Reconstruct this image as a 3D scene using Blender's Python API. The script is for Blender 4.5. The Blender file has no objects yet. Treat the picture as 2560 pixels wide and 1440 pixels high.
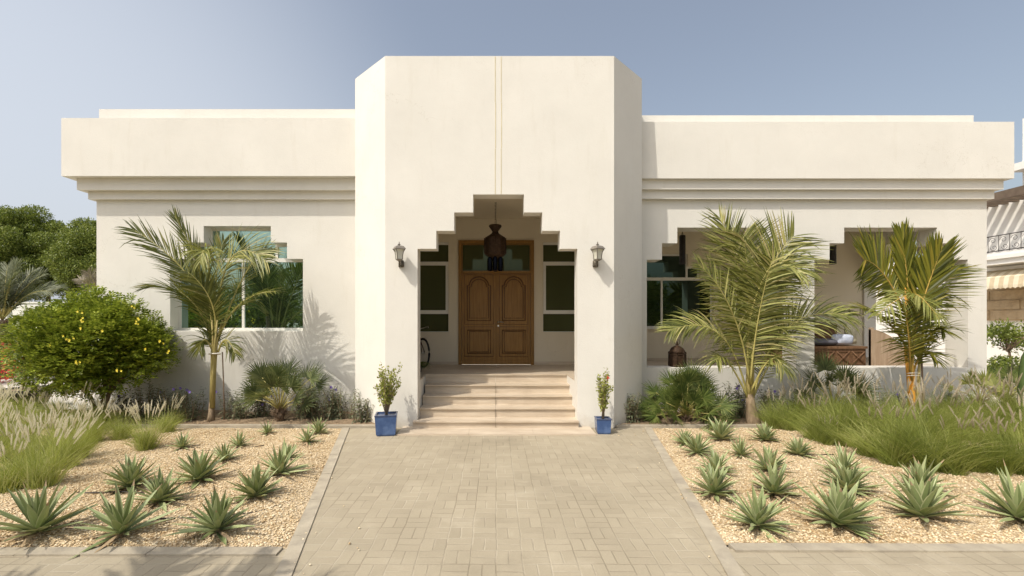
import bpy, math, random
import numpy as np
from mathutils import Vector as V, Matrix
R = random.Random(7)
rad = math.radians
SC = bpy.context.scene
COL = SC.collection
F, CX, HY, EYE = 1150.0, 1241.0, 800.0, 1.85

def P(px, py, Y):
    return V(((px-CX)*Y/F, Y, EYE+(HY-py)*Y/F))
def G(px, py):                      # point on the ground
    Y = EYE*F/(py-HY)
    return V(((px-CX)*Y/F, Y, 0.0))

# ------------------------------------------------------------------ materials
def new_mat(name):
    m = bpy.data.materials.new(name); m.use_nodes = True
    nt = m.node_tree; nt.nodes.clear()
    out = nt.nodes.new('ShaderNodeOutputMaterial')
    return m, nt, out
def N(nt, t, **kw):
    n = nt.nodes.new(t)
    for k, v in kw.items():
        if k in n.inputs.keys(): n.inputs[k].default_value = v
        else: setattr(n, k, v)
    return n
def L(nt, a, b): nt.links.new(a, b)
def ramp(nt, fac, stops):
    r = nt.nodes.new('ShaderNodeValToRGB'); e = r.color_ramp.elements
    while len(e) < len(stops): e.new(0.5)
    for i, (p, c) in enumerate(stops):
        e[i].position = p; e[i].color = (*c, 1)
    L(nt, fac, r.inputs[0]); return r
def mathn(nt, op, a, b=None, c=None):
    n = nt.nodes.new('ShaderNodeMath'); n.operation = op
    for i, x in enumerate((a, b, c)):
        if x is None: continue
        if isinstance(x, (int, float)): n.inputs[i].default_value = x
        else: L(nt, x, n.inputs[i])
    return n.outputs[0]
def mix(nt, fac, a, b, mode='MIX'):
    n = nt.nodes.new('ShaderNodeMix'); n.data_type = 'RGBA'; n.blend_type = mode
    for s, x in ((0, fac), (6, a), (7, b)):
        if isinstance(x, (int, float)): n.inputs[s].default_value = x
        elif isinstance(x, tuple): n.inputs[s].default_value = (*x, 1)
        else: L(nt, x, n.inputs[s])
    return n.outputs[2]
def noise(nt, scale, detail=4, rough=.55, vec=None, stretch=None):
    n = N(nt, 'ShaderNodeTexNoise', Scale=scale, Detail=detail, Roughness=rough)
    if stretch:
        tc = nt.nodes.new('ShaderNodeTexCoord'); mp = nt.nodes.new('ShaderNodeMapping')
        mp.inputs['Scale'].default_value = stretch
        L(nt, tc.outputs['Object'], mp.inputs[0]); L(nt, mp.outputs[0], n.inputs['Vector'])
    else:
        tc = nt.nodes.new('ShaderNodeTexCoord'); L(nt, tc.outputs['Object'], n.inputs['Vector'])
    return n
def surf(name, c1, c2, scale=4, rough=.7, bump=0.0, bscale=60, metal=0.0, stretch=None, spec=.3, dist=.01, c3=None, s3=.6):
    m, nt, out = new_mat(name)
    n = noise(nt, scale, 5, .6, stretch=stretch)
    r = ramp(nt, n.outputs[0], [(.3, c1), (.7, c2)])
    col = r.outputs[0]
    if c3:
        n3 = noise(nt, s3, 6, .65)
        rr = ramp(nt, n3.outputs[0], [(.5, (0, 0, 0)), (.78, (1, 1, 1))])
        col = mix(nt, rr.outputs[0], col, c3)
    b = N(nt, 'ShaderNodeBsdfPrincipled', Roughness=rough, Metallic=metal)
    b.inputs['Specular IOR Level'].default_value = spec
    L(nt, col, b.inputs['Base Color'])
    if bump:
        nb = noise(nt, bscale, 3, .6, stretch=stretch)
        bm = N(nt, 'ShaderNodeBump', Strength=bump, Distance=dist)
        L(nt, nb.outputs[0], bm.inputs['Height']); L(nt, bm.outputs[0], b.inputs['Normal'])
    L(nt, b.outputs[0], out.inputs[0]); return m
def leafmat(name, stops, trans=.35, rough=.5, tcol=None, nw=.35, ns=1.7):
    m, nt, out = new_mat(name)
    g = nt.nodes.new('ShaderNodeNewGeometry')
    n = noise(nt, ns, 3)
    f = mathn(nt, 'ADD', mathn(nt, 'MULTIPLY', g.outputs['Random Per Island'], 1-nw), mathn(nt, 'MULTIPLY', mathn(nt, 'ADD', mathn(nt, 'MULTIPLY', mathn(nt, 'SUBTRACT', n.outputs[0], .5), 1+nw), .5), nw))
    r = ramp(nt, f, stops)
    b = N(nt, 'ShaderNodeBsdfPrincipled', Roughness=rough)
    b.inputs['Specular IOR Level'].default_value = .45
    L(nt, r.outputs[0], b.inputs['Base Color'])
    t = nt.nodes.new('ShaderNodeBsdfTranslucent')
    tc = mix(nt, .5, r.outputs[0], tcol or (.25, .3, .04))
    L(nt, tc, t.inputs[0])
    ms = N(nt, 'ShaderNodeMixShader', Fac=trans)
    L(nt, b.outputs[0], ms.inputs[1]); L(nt, t.outputs[0], ms.inputs[2]); L(nt, ms.outputs[0], out.inputs[0])
    return m

def stucco(name, c, c2, stain=(.5,.45,.35), amount=.25):
    m, nt, out = new_mat(name)
    n = noise(nt, .9, 6, .65)
    col = ramp(nt, n.outputs[0], [(.3, c), (.7, c2)]).outputs[0]
    ns = noise(nt, 3.0, 6, .7, stretch=(2.2, 2.2, .35))
    sr = ramp(nt, ns.outputs[0], [(.55, (0,0,0)), (.85, (1,1,1))])
    col = mix(nt, mathn(nt, 'MULTIPLY', sr.outputs[0], amount), col, stain)
    cr = N(nt, 'ShaderNodeTexVoronoi', Scale=.55); cr.feature = 'DISTANCE_TO_EDGE'; tcc = nt.nodes.new('ShaderNodeTexCoord'); nz = noise(nt, 2.5, 5, .7)
    vm = nt.nodes.new('ShaderNodeVectorMath'); vm.operation = 'ADD'; L(nt, tcc.outputs['Object'], vm.inputs[0]); L(nt, nz.outputs['Color'], vm.inputs[1]); L(nt, vm.outputs[0], cr.inputs['Vector'])
    cm = ramp(nt, cr.outputs['Distance'], [(.0, (1,1,1)), (.0022, (0,0,0))]); nm = noise(nt, .35, 2); mk = ramp(nt, nm.outputs[0], [(.5, (0,0,0)), (.6, (1,1,1))])
    col = mix(nt, mathn(nt, 'MULTIPLY', mathn(nt, 'MULTIPLY', cm.outputs[0], mk.outputs[0]), .35), col, (.35, .30, .22))
    # splash dirt on the lowest 25 cm
    tc = nt.nodes.new('ShaderNodeNewGeometry'); sx = nt.nodes.new('ShaderNodeSeparateXYZ'); L(nt, tc.outputs['Position'], sx.inputs[0])
    nd = noise(nt, 5, 5, .7)
    h = mathn(nt, 'SUBTRACT', mathn(nt, 'MULTIPLY', nd.outputs[0], .45), sx.outputs[2])
    hr = mathn(nt, 'MULTIPLY', mathn(nt, 'MAXIMUM', h, 0.0), 2.2)
    col = mix(nt, mathn(nt, 'MINIMUM', hr, .6), col, (.42, .36, .27))
    b = N(nt, 'ShaderNodeBsdfPrincipled', Roughness=.85); b.inputs['Specular IOR Level'].default_value = .2
    L(nt, col, b.inputs['Base Color'])
    n1 = noise(nt, 55, 3, .6); n2 = noise(nt, 9, 3, .5)
    hh = mathn(nt, 'ADD', n1.outputs[0], mathn(nt, 'MULTIPLY', n2.outputs[0], .5))
    bm = N(nt, 'ShaderNodeBump', Strength=.5, Distance=.006)
    L(nt, hh, bm.inputs['Height']); L(nt, bm.outputs[0], b.inputs['Normal'])
    L(nt, b.outputs[0], out.inputs[0]); return m

def glass(name, tint, refl, inner):
    m, nt, out = new_mat(name)
    d = N(nt, 'ShaderNodeBsdfDiffuse'); d.inputs[0].default_value = (*inner, 1)
    g = N(nt, 'ShaderNodeBsdfGlossy', Roughness=.012); g.inputs[0].default_value = (*tint, 1)
    n = noise(nt, 1.1, 2); bm = N(nt, 'ShaderNodeBump', Strength=.04, Distance=.02)
    L(nt, n.outputs[0], bm.inputs['Height']); L(nt, bm.outputs[0], g.inputs['Normal'])
    lw = N(nt, 'ShaderNodeFresnel', IOR=1.5)
    f = mathn(nt, 'ADD', mathn(nt, 'MULTIPLY', lw.outputs[0], .8), refl)
    ms = nt.nodes.new('ShaderNodeMixShader'); L(nt, f, ms.inputs[0])
    L(nt, d.outputs[0], ms.inputs[1]); L(nt, g.outputs[0], ms.inputs[2]); L(nt, ms.outputs[0], out.inputs[0])
    return m

def paving_mat():
    m, nt, out = new_mat('paving')
    g = nt.nodes.new('ShaderNodeNewGeometry'); s = nt.nodes.new('ShaderNodeSeparateXYZ')
    # slight wobble of the joints
    nw = noise(nt, 2.2, 2); L(nt, g.outputs['Position'], s.inputs[0])
    wob = mathn(nt, 'MULTIPLY', mathn(nt, 'SUBTRACT', nw.outputs[0], .5), .035)
    u = mathn(nt, 'DIVIDE', mathn(nt, 'ADD', s.outputs[0], wob), .205); v = mathn(nt, 'DIVIDE', mathn(nt, 'ADD', s.outputs[1], wob), .205)
    cu, cv = mathn(nt, 'FLOOR', u), mathn(nt, 'FLOOR', v)
    fu, fv = mathn(nt, 'FRACT', u), mathn(nt, 'FRACT', v)
    par = mathn(nt, 'FLOORED_MODULO', mathn(nt, 'ADD', cu, cv), 2.0)
    def edge(x): return mathn(nt, 'MINIMUM', x, mathn(nt, 'SUBTRACT', 1.0, x))
    def mid(x): return mathn(nt, 'ABSOLUTE', mathn(nt, 'SUBTRACT', x, .5))
    e = mathn(nt, 'MINIMUM', edge(fu), edge(fv))
    mm = mathn(nt, 'ADD', mathn(nt, 'MULTIPLY', par, mid(fu)), mathn(nt, 'MULTIPLY', mathn(nt, 'SUBTRACT', 1.0, par), mid(fv)))
    d = mathn(nt, 'MINIMUM', e, mm)
    nj = noise(nt, 14, 3)
    wid = mathn(nt, 'ADD', mathn(nt, 'MULTIPLY', nj.outputs[0], .030), .006)
    jo = nt.nodes.new('ShaderNodeMapRange'); jo.interpolation_type = 'SMOOTHSTEP'
    L(nt, d, jo.inputs[0]); L(nt, mathn(nt, 'MULTIPLY', wid, .4), jo.inputs[1]); L(nt, mathn(nt, 'ADD', wid, .02), jo.inputs[2])
    jo.inputs[3].default_value = 1; jo.inputs[4].default_value = 0
    half = mathn(nt, 'ADD', mathn(nt, 'MULTIPLY', par, mathn(nt, 'GREATER_THAN', fu, .5)), mathn(nt, 'MULTIPLY', mathn(nt, 'SUBTRACT', 1.0, par), mathn(nt, 'GREATER_THAN', fv, .5)))
    cb = nt.nodes.new('ShaderNodeCombineXYZ'); L(nt, cu, cb.inputs[0]); L(nt, cv, cb.inputs[1]); L(nt, half, cb.inputs[2])
    wn = nt.nodes.new('ShaderNodeTexWhiteNoise'); L(nt, cb.outputs[0], wn.inputs['Vector'])
    n1 = noise(nt, .8, 6, .65); n2 = noise(nt, 70, 3, .7)
    f = mathn(nt, 'ADD', mathn(nt, 'ADD', mathn(nt, 'MULTIPLY', wn.outputs[0], .12), mathn(nt, 'MULTIPLY', n1.outputs[0], .60)), mathn(nt, 'MULTIPLY', n2.outputs[0], .35))
    col = ramp(nt, f, [(.3, PAV[0]), (.75, PAV[1])]).outputs[0]
    nl = noise(nt, 1.7, 3)
    jr = ramp(nt, nl.outputs[0], [(.42, (.12, .095, .06)), (.62, (.52, .46, .36))])
    st = noise(nt, .55, 6, .7); sr = ramp(nt, st.outputs[0], [(.52, (0,0,0)), (.72, (1,1,1))]); col = mix(nt, mathn(nt, 'MULTIPLY', sr.outputs[0], .45), col, (.20, .17, .125))
    s2 = noise(nt, 1.6, 5, .6); sr2 = ramp(nt, s2.outputs[0], [(.58, (0,0,0)), (.75, (1,1,1))]); col = mix(nt, mathn(nt, 'MULTIPLY', sr2.outputs[0], .4), col, (.48, .42, .32))
    col = mix(nt, mathn(nt, 'MULTIPLY', jo.outputs[0], .33), col, jr.outputs[0])
    b = N(nt, 'ShaderNodeBsdfPrincipled', Roughness=.85); b.inputs['Specular IOR Level'].default_value = .2
    L(nt, col, b.inputs['Base Color'])
    hh = mathn(nt, 'ADD', mathn(nt, 'MULTIPLY', mathn(nt, 'SUBTRACT', 1.0, jo.outputs[0]), 1.0), mathn(nt, 'MULTIPLY', n2.outputs[0], .35))
    hh = mathn(nt, 'ADD', hh, mathn(nt, 'MULTIPLY', wn.outputs[0], .2))
    bm = N(nt, 'ShaderNodeBump', Strength=.6, Distance=.004)
    L(nt, hh, bm.inputs['Height']); L(nt, bm.outputs[0], b.inputs['Normal']); L(nt, b.outputs[0], out.inputs[0])
    return m
PAV = ((.285, .243, .172), (.415, .357, .258))

def gravel_mat(name, cell=42):
    m, nt, out = new_mat(name)
    tc = nt.nodes.new('ShaderNodeTexCoord')
    vo = N(nt, 'ShaderNodeTexVoronoi', Scale=cell); L(nt, tc.outputs['Object'], vo.inputs['Vector'])
    sp = nt.nodes.new('ShaderNodeSeparateColor'); L(nt, vo.outputs['Color'], sp.inputs[0])
    n1 = noise(nt, .8, 4)
    f = mathn(nt, 'ADD', mathn(nt, 'MULTIPLY', sp.outputs[0], .75), mathn(nt, 'MULTIPLY', mathn(nt, 'SUBTRACT', n1.outputs[0], .5), .8))
    col = ramp(nt, f, [(0, (.33, .22, .10)), (.35, (.54, .41, .24)), (.8, (.68, .55, .37))]).outputs[0]
    dk = ramp(nt, vo.outputs['Distance'], [(.35, (0, 0, 0)), (.75, (1, 1, 1))])
    col = mix(nt, mathn(nt, 'MULTIPLY', dk.outputs[0], .5), col, (.20, .14, .08))
    b = N(nt, 'ShaderNodeBsdfPrincipled', Roughness=.85); L(nt, col, b.inputs['Base Color'])
    bm = N(nt, 'ShaderNodeBump', Strength=1, Distance=.012); bm.invert = True
    L(nt, vo.outputs['Distance'], bm.inputs['Height']); L(nt, bm.outputs[0], b.inputs['Normal']); L(nt, b.outputs[0], out.inputs[0])
    return m

def islandmat(name, stops, rough=.8, bump=True):
    m, nt, out = new_mat(name)
    g = nt.nodes.new('ShaderNodeNewGeometry')
    n = noise(nt, .8, 4)
    f = mathn(nt, 'ADD', mathn(nt, 'MULTIPLY', g.outputs['Random Per Island'], .8), mathn(nt, 'MULTIPLY', mathn(nt, 'SUBTRACT', n.outputs[0], .4), .7))
    r = ramp(nt, f, stops)
    b = N(nt, 'ShaderNodeBsdfPrincipled', Roughness=rough); L(nt, r.outputs[0], b.inputs['Base Color']); L(nt, b.outputs[0], out.inputs[0])
    return m

M = {}
M['stucco'] = stucco('stucco', (.655, .630, .570), (.715, .690, .628))
M['stucco_shade'] = stucco('stucco_inner_shade', (.66, .59, .46), (.70, .63, .50), amount=.1)  # same stucco, with the warm brown of porch shade put into its colour
M['white_wall'] = stucco('white_wall', (.74, .71, .66), (.80, .77, .72))
M['groove'] = surf('groove', (.52, .45, .27), (.62, .54, .36), 8)
M['paving'] = paving_mat()
M['kerb'] = surf('kerb_concrete', (.33, .285, .215), (.44, .385, .29), 5, .85, .4, 40, c3=(.24, .21, .17), s3=3)
M['stone'] = surf('step_stone', (.46, .37, .27), (.62, .53, .41), 3.5, .45, .12, 30, stretch=(.6, 2, 5), c3=(.45, .36, .26), s3=1.5)
M['gap'] = surf('joint', (.16, .13, .09), (.2, .16, .12))
M['gravel'] = gravel_mat('gravel')
M['pebble'] = islandmat('pebbles', [(0, (.36, .23, .10)), (.3, (.60, .45, .26)), (.6, (.71, .58, .37)), (1, (.80, .71, .53))])
M['soil'] = surf('soil', (.16, .11, .065), (.30, .22, .14), 9, .95, .9, 25, dist=.03, c3=(.36, .28, .19), s3=2)
M['sand'] = surf('sand_ground', (.42, .37, .29), (.52, .46, .37), .3, .95, .2, 10)
M['concrete'] = surf('pale_concrete', (.50, .46, .40), (.60, .56, .49), 1.2, .9, .2, 30)
M['lawn'] = surf('lawn', (.10, .16, .03), (.17, .23, .05), 8, .9, .8, 90, dist=.03)
M['frame'] = surf('white_frame', (.72, .70, .64), (.78, .76, .70), 6, .4, spec=.4)
M['glass'] = glass('window_glass', (.50, .72, .66), .52, (.012, .016, .012))
M['glass_dark'] = glass('porch_glass', (.35, .45, .33), .05, (.065, .070, .030))
M['glass_ver'] = glass('verandah_glass', (.40, .60, .52), .10, (.010, .014, .008))
M['wood'] = surf('door_wood', (.21, .105, .018), (.32, .162, .034), 3, .45, .15, 25, stretch=(9, 9, .7), spec=.4)
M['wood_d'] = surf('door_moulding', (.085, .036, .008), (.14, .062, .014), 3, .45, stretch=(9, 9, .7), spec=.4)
M['wood_f'] = surf('door_frame_wood', (.20, .098, .014), (.27, .138, .025), 3, .45, stretch=(9, 9, .7), spec=.4)
M['steel'] = surf('steel', (.55, .53, .48), (.65, .62, .56), 5, .3, metal=1)
M['rust'] = surf('lantern_metal', (.030, .016, .009), (.075, .042, .022), 22, .6, .8, 70, metal=.35, dist=.01)
M['dark'] = surf('dark_metal', (.02, .017, .015), (.045, .037, .03), 12, .5, metal=.3)
M['navy'] = glass('blue_glass', (.12, .14, .2), .01, (.004, .004, .006))
M['lampgrey'] = surf('lamp_metal', (.19, .17, .14), (.27, .24, .20), 18, .5, metal=.35)
M['lampdark'] = surf('lamp_scroll', (.06, .05, .035), (.13, .11, .08), 18, .5, metal=.4)
M['frost'] = surf('frosted_glass', (.50, .49, .40), (.60, .58, .49), 5, .3)
M['blue'] = surf('blue_glaze', (.032, .070, .18), (.065, .12, .26), 7, .22, .15, 12, spec=.5, c3=(.13, .20, .36), s3=3)
M['bluerim'] = surf('blue_rim', (.02, .035, .09), (.05, .08, .17), 7, .3, spec=.5)
M['rubber'] = surf('rubber', (.012, .012, .012), (.03, .028, .026), 10, .7)
M['bike'] = surf('bike_paint', (.03, .012, .01), (.06, .02, .015), 4, .3, spec=.5)
M['hose'] = surf('hose', (.03, .025, .02), (.07, .055, .045), 12, .7)
M['bench'] = surf('carved_wood', (.11, .055, .028), (.24, .135, .07), 5, .65, .7, 40, stretch=(4, 4, 1.3))
M['panel'] = surf('weathered_wood', (.34, .235, .15), (.48, .36, .25), 3, .75, .6, 30, stretch=(6, 6, .6))
M['cush_grey'] = surf('grey_cloth', (.10, .10, .12), (.15, .15, .18), 5, .9, .3, 90)
M['cush_blue'] = surf('pale_blue_cloth', (.42, .48, .62), (.62, .66, .76), 9, .9, .4, 20, dist=.02)
M['cush_cream'] = surf('cream_fleece', (.56, .52, .36), (.70, .66, .50), 30, .95, 1, 60, dist=.03)
M['tan'] = surf('tan_stone', (.38, .27, .15), (.50, .38, .24), 2.5, .85, .5, 12, c3=(.28, .20, .12), s3=3)
M['awning'] = surf('awning_cloth', (.52, .42, .27), (.60, .50, .34), 6, .85)
M['awning2'] = surf('awning_stripe', (.68, .60, .44), (.74, .66, .50), 6, .85)
M['iron'] = surf('wrought_iron', (.04, .033, .03), (.075, .06, .055), 10, .5, metal=.4)
M['beam'] = surf('pergola_beam', (.10, .07, .05), (.16, .12, .085), 5, .7)
M['stem'] = surf('palm_stem', (.30, .25, .08), (.42, .34, .14), 7, .6, .4, 18, stretch=(5, 5, 1))
M['stem_base'] = surf('palm_butt', (.17, .12, .07), (.32, .24, .155), 6, .85, .8, 22, stretch=(5, 5, 1.5))
M['orange'] = surf('orange_stem', (.56, .24, .03), (.66, .34, .06), 6, .55)
M['rachis_o'] = surf('rachis_amber', (.38, .24, .05), (.48, .33, .08), 6, .55)
M['bark'] = surf('bark', (.16, .105, .065), (.28, .20, .135), 8, .85, .7, 30, stretch=(3, 3, 1))
M['palmbark'] = surf('date_palm_bark', (.12, .08, .05), (.24, .17, .11), 12, .9, 1, 20, dist=.04)
M['rope'] = surf('white_tie', (.62, .58, .50), (.72, .68, .6), 9, .8)
M['twig'] = surf('twigs', (.22, .16, .10), (.34, .26, .17), 9, .85)
M['coco'] = leafmat('coco_leaf', [(.12, (.034, .044, .006)), (.5, (.085, .098, .014)), (.76, (.20, .20, .034)), (.93, (.34, .25, .11))], .3)
M['coco2'] = leafmat('coco_leaf_pale', [(.15, (.028, .036, .005)), (.40, (.125, .138, .022)), (.66, (.36, .36, .10)), (.93, (.46, .36, .18))], .2)
M['coco3'] = leafmat('coco_leaf_deep', [(.12, (.035, .045, .005)), (.42, (.105, .118, .009)), (.68, (.25, .24, .022)), (.93, (.42, .30, .05))], .4)
M['yellowfrond'] = leafmat('new_frond', [(.1, (.16, .18, .035)), (.6, (.30, .31, .08)), (.9, (.40, .38, .14))], .35)
M['rachis'] = surf('rachis', (.36, .32, .09), (.46, .40, .15), 5, .5)
M['fan'] = leafmat('fan_leaf', [(.1, (.042, .060, .018)), (.5, (.095, .120, .038)), (.85, (.19, .20, .075))], .25)
M['fan2'] = leafmat('fan_leaf_green', [(.1, (.050, .082, .016)), (.5, (.11, .15, .032)), (.85, (.23, .25, .07))], .25)
M['shrub'] = leafmat('shrub_leaf', [(.15, (.060, .100, .008)), (.45, (.19, .25, .020)), (.8, (.42, .47, .060))], .33, .4)
M['petal_y'] = leafmat('yellow_petal', [(.1, (.78, .62, .03)), (.8, (.9, .78, .08))], .3, tcol=(.8, .6, .02))
M['petal_p'] = leafmat('purple_petal', [(.1, (.16, .11, .42)), (.8, (.28, .20, .58))], .3, tcol=(.3, .2, .6))
M['petal_r'] = leafmat('red_petal', [(.1, (.60, .02, .06)), (.8, (.8, .14, .05))], .3, tcol=(.8, .1, .05))
M['ruellia'] = leafmat('ruellia_leaf', [(.15, (.07, .085, .045)), (.5, (.14, .155, .085)), (.85, (.26, .255, .15))], .25)
M['grass'] = leafmat('grass_blade', [(.12, (.23, .275, .045)), (.5, (.43, .48, .10)), (.85, (.70, .68, .34))], .4)
M['grass2'] = leafmat('grass_blade_deep', [(.12, (.10, .135, .020)), (.5, (.25, .295, .055)), (.85, (.56, .55, .22))], .4, nw=.6, ns=2.2)
M['plume'] = leafmat('plume', [(.1, (.66, .60, .42)), (.8, (.84, .80, .64))], .45, .9, tcol=(.8, .75, .55))
M['plume2'] = leafmat('plume_grey', [(.1, (.42, .36, .25)), (.8, (.64, .57, .42))], .4, .9, tcol=(.6, .5, .35))
M['agave'] = leafmat('agave_leaf', [(.15, (.16, .20, .072)), (.5, (.265, .31, .130)), (.85, (.40, .435, .215))], .08, .5)
M['agave_m'] = surf('agave_margin', (.34, .36, .18), (.42, .43, .24), 8, .6)
M['tree'] = leafmat('tree_leaf', [(.15, (.075, .110, .014)), (.5, (.17, .22, .035)), (.85, (.34, .37, .08))], .3)
M['date'] = leafmat('date_leaf', [(.15, (.07, .085, .035)), (.5, (.13, .145, .07)), (.85, (.23, .23, .13))], .2)
M['deadfrond'] = leafmat('dry_frond', [(.15, (.19, .15, .10)), (.5, (.29, .24, .17)), (.85, (.42, .36, .27))], .15)
M['potleaf'] = leafmat('pot_shrub_leaf', [(.15, (.16, .18, .03)), (.5, (.31, .33, .065)), (.85, (.50, .49, .14))], .35)
M['cactus'] = surf('cactus', (.05, .085, .025), (.09, .13, .04), 6, .5, .4, 12)

# ------------------------------------------------------------------ mesh builder
def wloc(o):
    p = V((0, 0, 0))
    while o: p = p + o.location; o = o.parent
    return p
class MB:
    def __init__(s): s.v = []; s.f = []; s.m = []; s.sm = []
    def add(s, vs, fs, mi=0, smooth=False):
        b = len(s.v); s.v += [tuple(v) for v in vs]
        for f in fs: s.f.append(tuple(b+i for i in f)); s.m.append(mi); s.sm.append(smooth)
    def box(s, x0, x1, y0, y1, z0, z1, mi=0):
        s.add([(x0,y0,z0),(x1,y0,z0),(x1,y1,z0),(x0,y1,z0),(x0,y0,z1),(x1,y0,z1),(x1,y1,z1),(x0,y1,z1)],
              [(3,2,1,0),(4,5,6,7),(0,1,5,4),(1,2,6,5),(2,3,7,6),(3,0,4,7)], mi)
    def prism(s, pts, z0, z1, mi=0):          # plan polygon, counter-clockwise
        n = len(pts)
        s.add([(x,y,z0) for x,y in pts]+[(x,y,z1) for x,y in pts],
              [tuple(range(n-1,-1,-1)), tuple(range(n,2*n))]+[(i,(i+1)%n,n+(i+1)%n,n+i) for i in range(n)], mi)
    def vprism(s, pts, y0, y1, mi=0):         # outline in x,z seen from the front (counter-clockwise), extruded in y
        n = len(pts)
        s.add([(x,y0,z) for x,z in pts]+[(x,y1,z) for x,z in pts],
              [tuple(range(n)), tuple(range(2*n-1,n-1,-1))]+[((i+1)%n,i,n+i,n+(i+1)%n) for i in range(n)], mi)
    def tube(s, pts, r, n=6, mi=0, smooth=True, closed=False):
        pts = [V(p) for p in pts]; k = len(pts)
        rs = r if isinstance(r, (list, tuple)) else [r]*k
        vs = []; up = V((0,0,1))
        for i, p in enumerate(pts):
            a = pts[(i-1) % k] if (closed or i > 0) else pts[0]
            b = pts[(i+1) % k] if (closed or i < k-1) else pts[-1]
            t = (b-a)
            t = t.normalized() if t.length > 1e-9 else V((0,0,1))
            u = t.cross(up)
            if u.length < .15: u = t.cross(V((0,1,0)))
            u.normalize(); w = t.cross(u)
            for j in range(n):
                an = 2*math.pi*j/n
                vs.append(p+(u*math.cos(an)+w*math.sin(an))*rs[i])
        fs = []
        for i in range(k if closed else k-1):
            for j in range(n):
                a = i*n+j; b = i*n+(j+1) % n; c = ((i+1) % k)*n
                fs.append((a, b, c+(j+1) % n, c+j))
        if not closed: fs += [tuple(range(n-1,-1,-1)), tuple((k-1)*n+j for j in range(n))]
        s.add(vs, fs, mi, smooth)
    def lathe(s, prof, c=(0,0,0), n=16, mi=0, smooth=True, rot=0.0, sx=1, sy=1):
        vs = []; k = len(prof)
        for r, z in prof:
            for j in range(n):
                a = 2*math.pi*j/n+rot
                vs.append((c[0]+r*math.cos(a)*sx, c[1]+r*math.sin(a)*sy, c[2]+z))
        fs = []
        for i in range(k-1):
            for j in range(n): fs.append((i*n+j, i*n+(j+1) % n, (i+1)*n+(j+1) % n, (i+1)*n+j))
        fs += [tuple(range(n-1,-1,-1)), tuple((k-1)*n+j for j in range(n))]
        s.add(vs, fs, mi, smooth)
    def leaf(s, p, d, nrm, ln, w, mi=0):      # diamond leaf
        sd = d.cross(nrm)
        if sd.length < 1e-4: sd = d.cross(V((.3,.5,.8)))
        sd.normalize(); m_ = p+d*ln*.45
        s.add([p, m_+sd*w*.5, p+d*ln, m_-sd*w*.5], [(0,1,2,3)], mi)
    def ribbon(s, pts, ws, nrm, mi=0, smooth=False):
        vs = []; k = len(pts)
        for i, p in enumerate(pts):
            t = pts[min(i+1,k-1)]-pts[max(i-1,0)]
            sd = t.cross(nrm)
            if sd.length < 1e-6: sd = V((1,0,0))
            sd.normalize(); vs += [p+sd*ws[i]*.5, p-sd*ws[i]*.5]
        s.add(vs, [(2*i,2*i+1,2*i+3,2*i+2) for i in range(k-1)], mi, smooth)
    def build(s, name, mats, parent=None):
        me = bpy.data.meshes.new(name)
        off = wloc(parent) if parent else V((0,0,0))
        me.from_pydata([(x-off.x, y-off.y, z-off.z) for x,y,z in s.v], [], s.f)
        if isinstance(mats, str): mats = [mats]
        for m in mats: me.materials.append(M[m])
        me.polygons.foreach_set('material_index', s.m)
        me.polygons.foreach_set('use_smooth', s.sm)
        me.update()
        o = bpy.data.objects.new(name, me); COL.objects.link(o)
        if parent: o.parent = parent
        return o
def tag(o, label, cat, group=None, kind=None):
    if label: o['label'] = label
    if cat: o['category'] = cat
    if group: o['group'] = group
    if kind: o['kind'] = kind
    return o
def thing(name, loc, label, cat, group=None):
    o = bpy.data.objects.new(name, None); COL.objects.link(o); o.location = loc; o.empty_display_size = .2
    return tag(o, label, cat, group)
def structure(o): o['kind'] = 'structure'; return o
def copy_tree(o, parent=None):
    c = o.copy(); COL.objects.link(c); c.parent = parent
    for ch in list(o.children): copy_tree(ch, c)
    return c
def grid_wall(mb, us, zs, hole, y0, y1, mi=0, axis='x'):
    """wall of cells us x zs (mesh without inner faces) with openings hole(u,z)->True; thickness y0..y1"""
    nu, nz = len(us)-1, len(zs)-1
    S = [[not hole((us[i]+us[i+1])/2, (zs[j]+zs[j+1])/2) for j in range(nz)] for i in range(nu)]
    idx = {}
    vs = []; fs = []
    def vid(i, j, k):
        if (i,j,k) not in idx:
            idx[(i,j,k)] = len(vs); y = y1 if k else y0
            vs.append((us[i], y, zs[j]) if axis == 'x' else (y, us[i], zs[j]))
        return idx[(i,j,k)]
    sol = lambda i, j: 0 <= i < nu and 0 <= j < nz and S[i][j]
    for i in range(nu):
        for j in range(nz):
            if not S[i][j]: continue
            fs.append((vid(i,j,0),vid(i+1,j,0),vid(i+1,j+1,0),vid(i,j+1,0)))
            fs.append((vid(i,j,1),vid(i,j+1,1),vid(i+1,j+1,1),vid(i+1,j,1)))
            if not sol(i-1,j): fs.append((vid(i,j,0),vid(i,j+1,0),vid(i,j+1,1),vid(i,j,1)))
            if not sol(i+1,j): fs.append((vid(i+1,j,0),vid(i+1,j,1),vid(i+1,j+1,1),vid(i+1,j+1,0)))
            if not sol(i,j-1): fs.append((vid(i,j,0),vid(i,j,1),vid(i+1,j,1),vid(i+1,j,0)))
            if not sol(i,j+1): fs.append((vid(i,j+1,0),vid(i+1,j+1,0),vid(i+1,j+1,1),vid(i,j+1,1)))
    if axis == 'y': fs = [tuple(reversed(f)) for f in fs]
    mb.add(vs, fs, mi)
def stepped(levels):
    """levels: [(xa,xb,z0,z1),...]"""
    return lambda u, z: any(a < u < b and c < z < d for a, b, c, d in levels)

E = EYE
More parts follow.
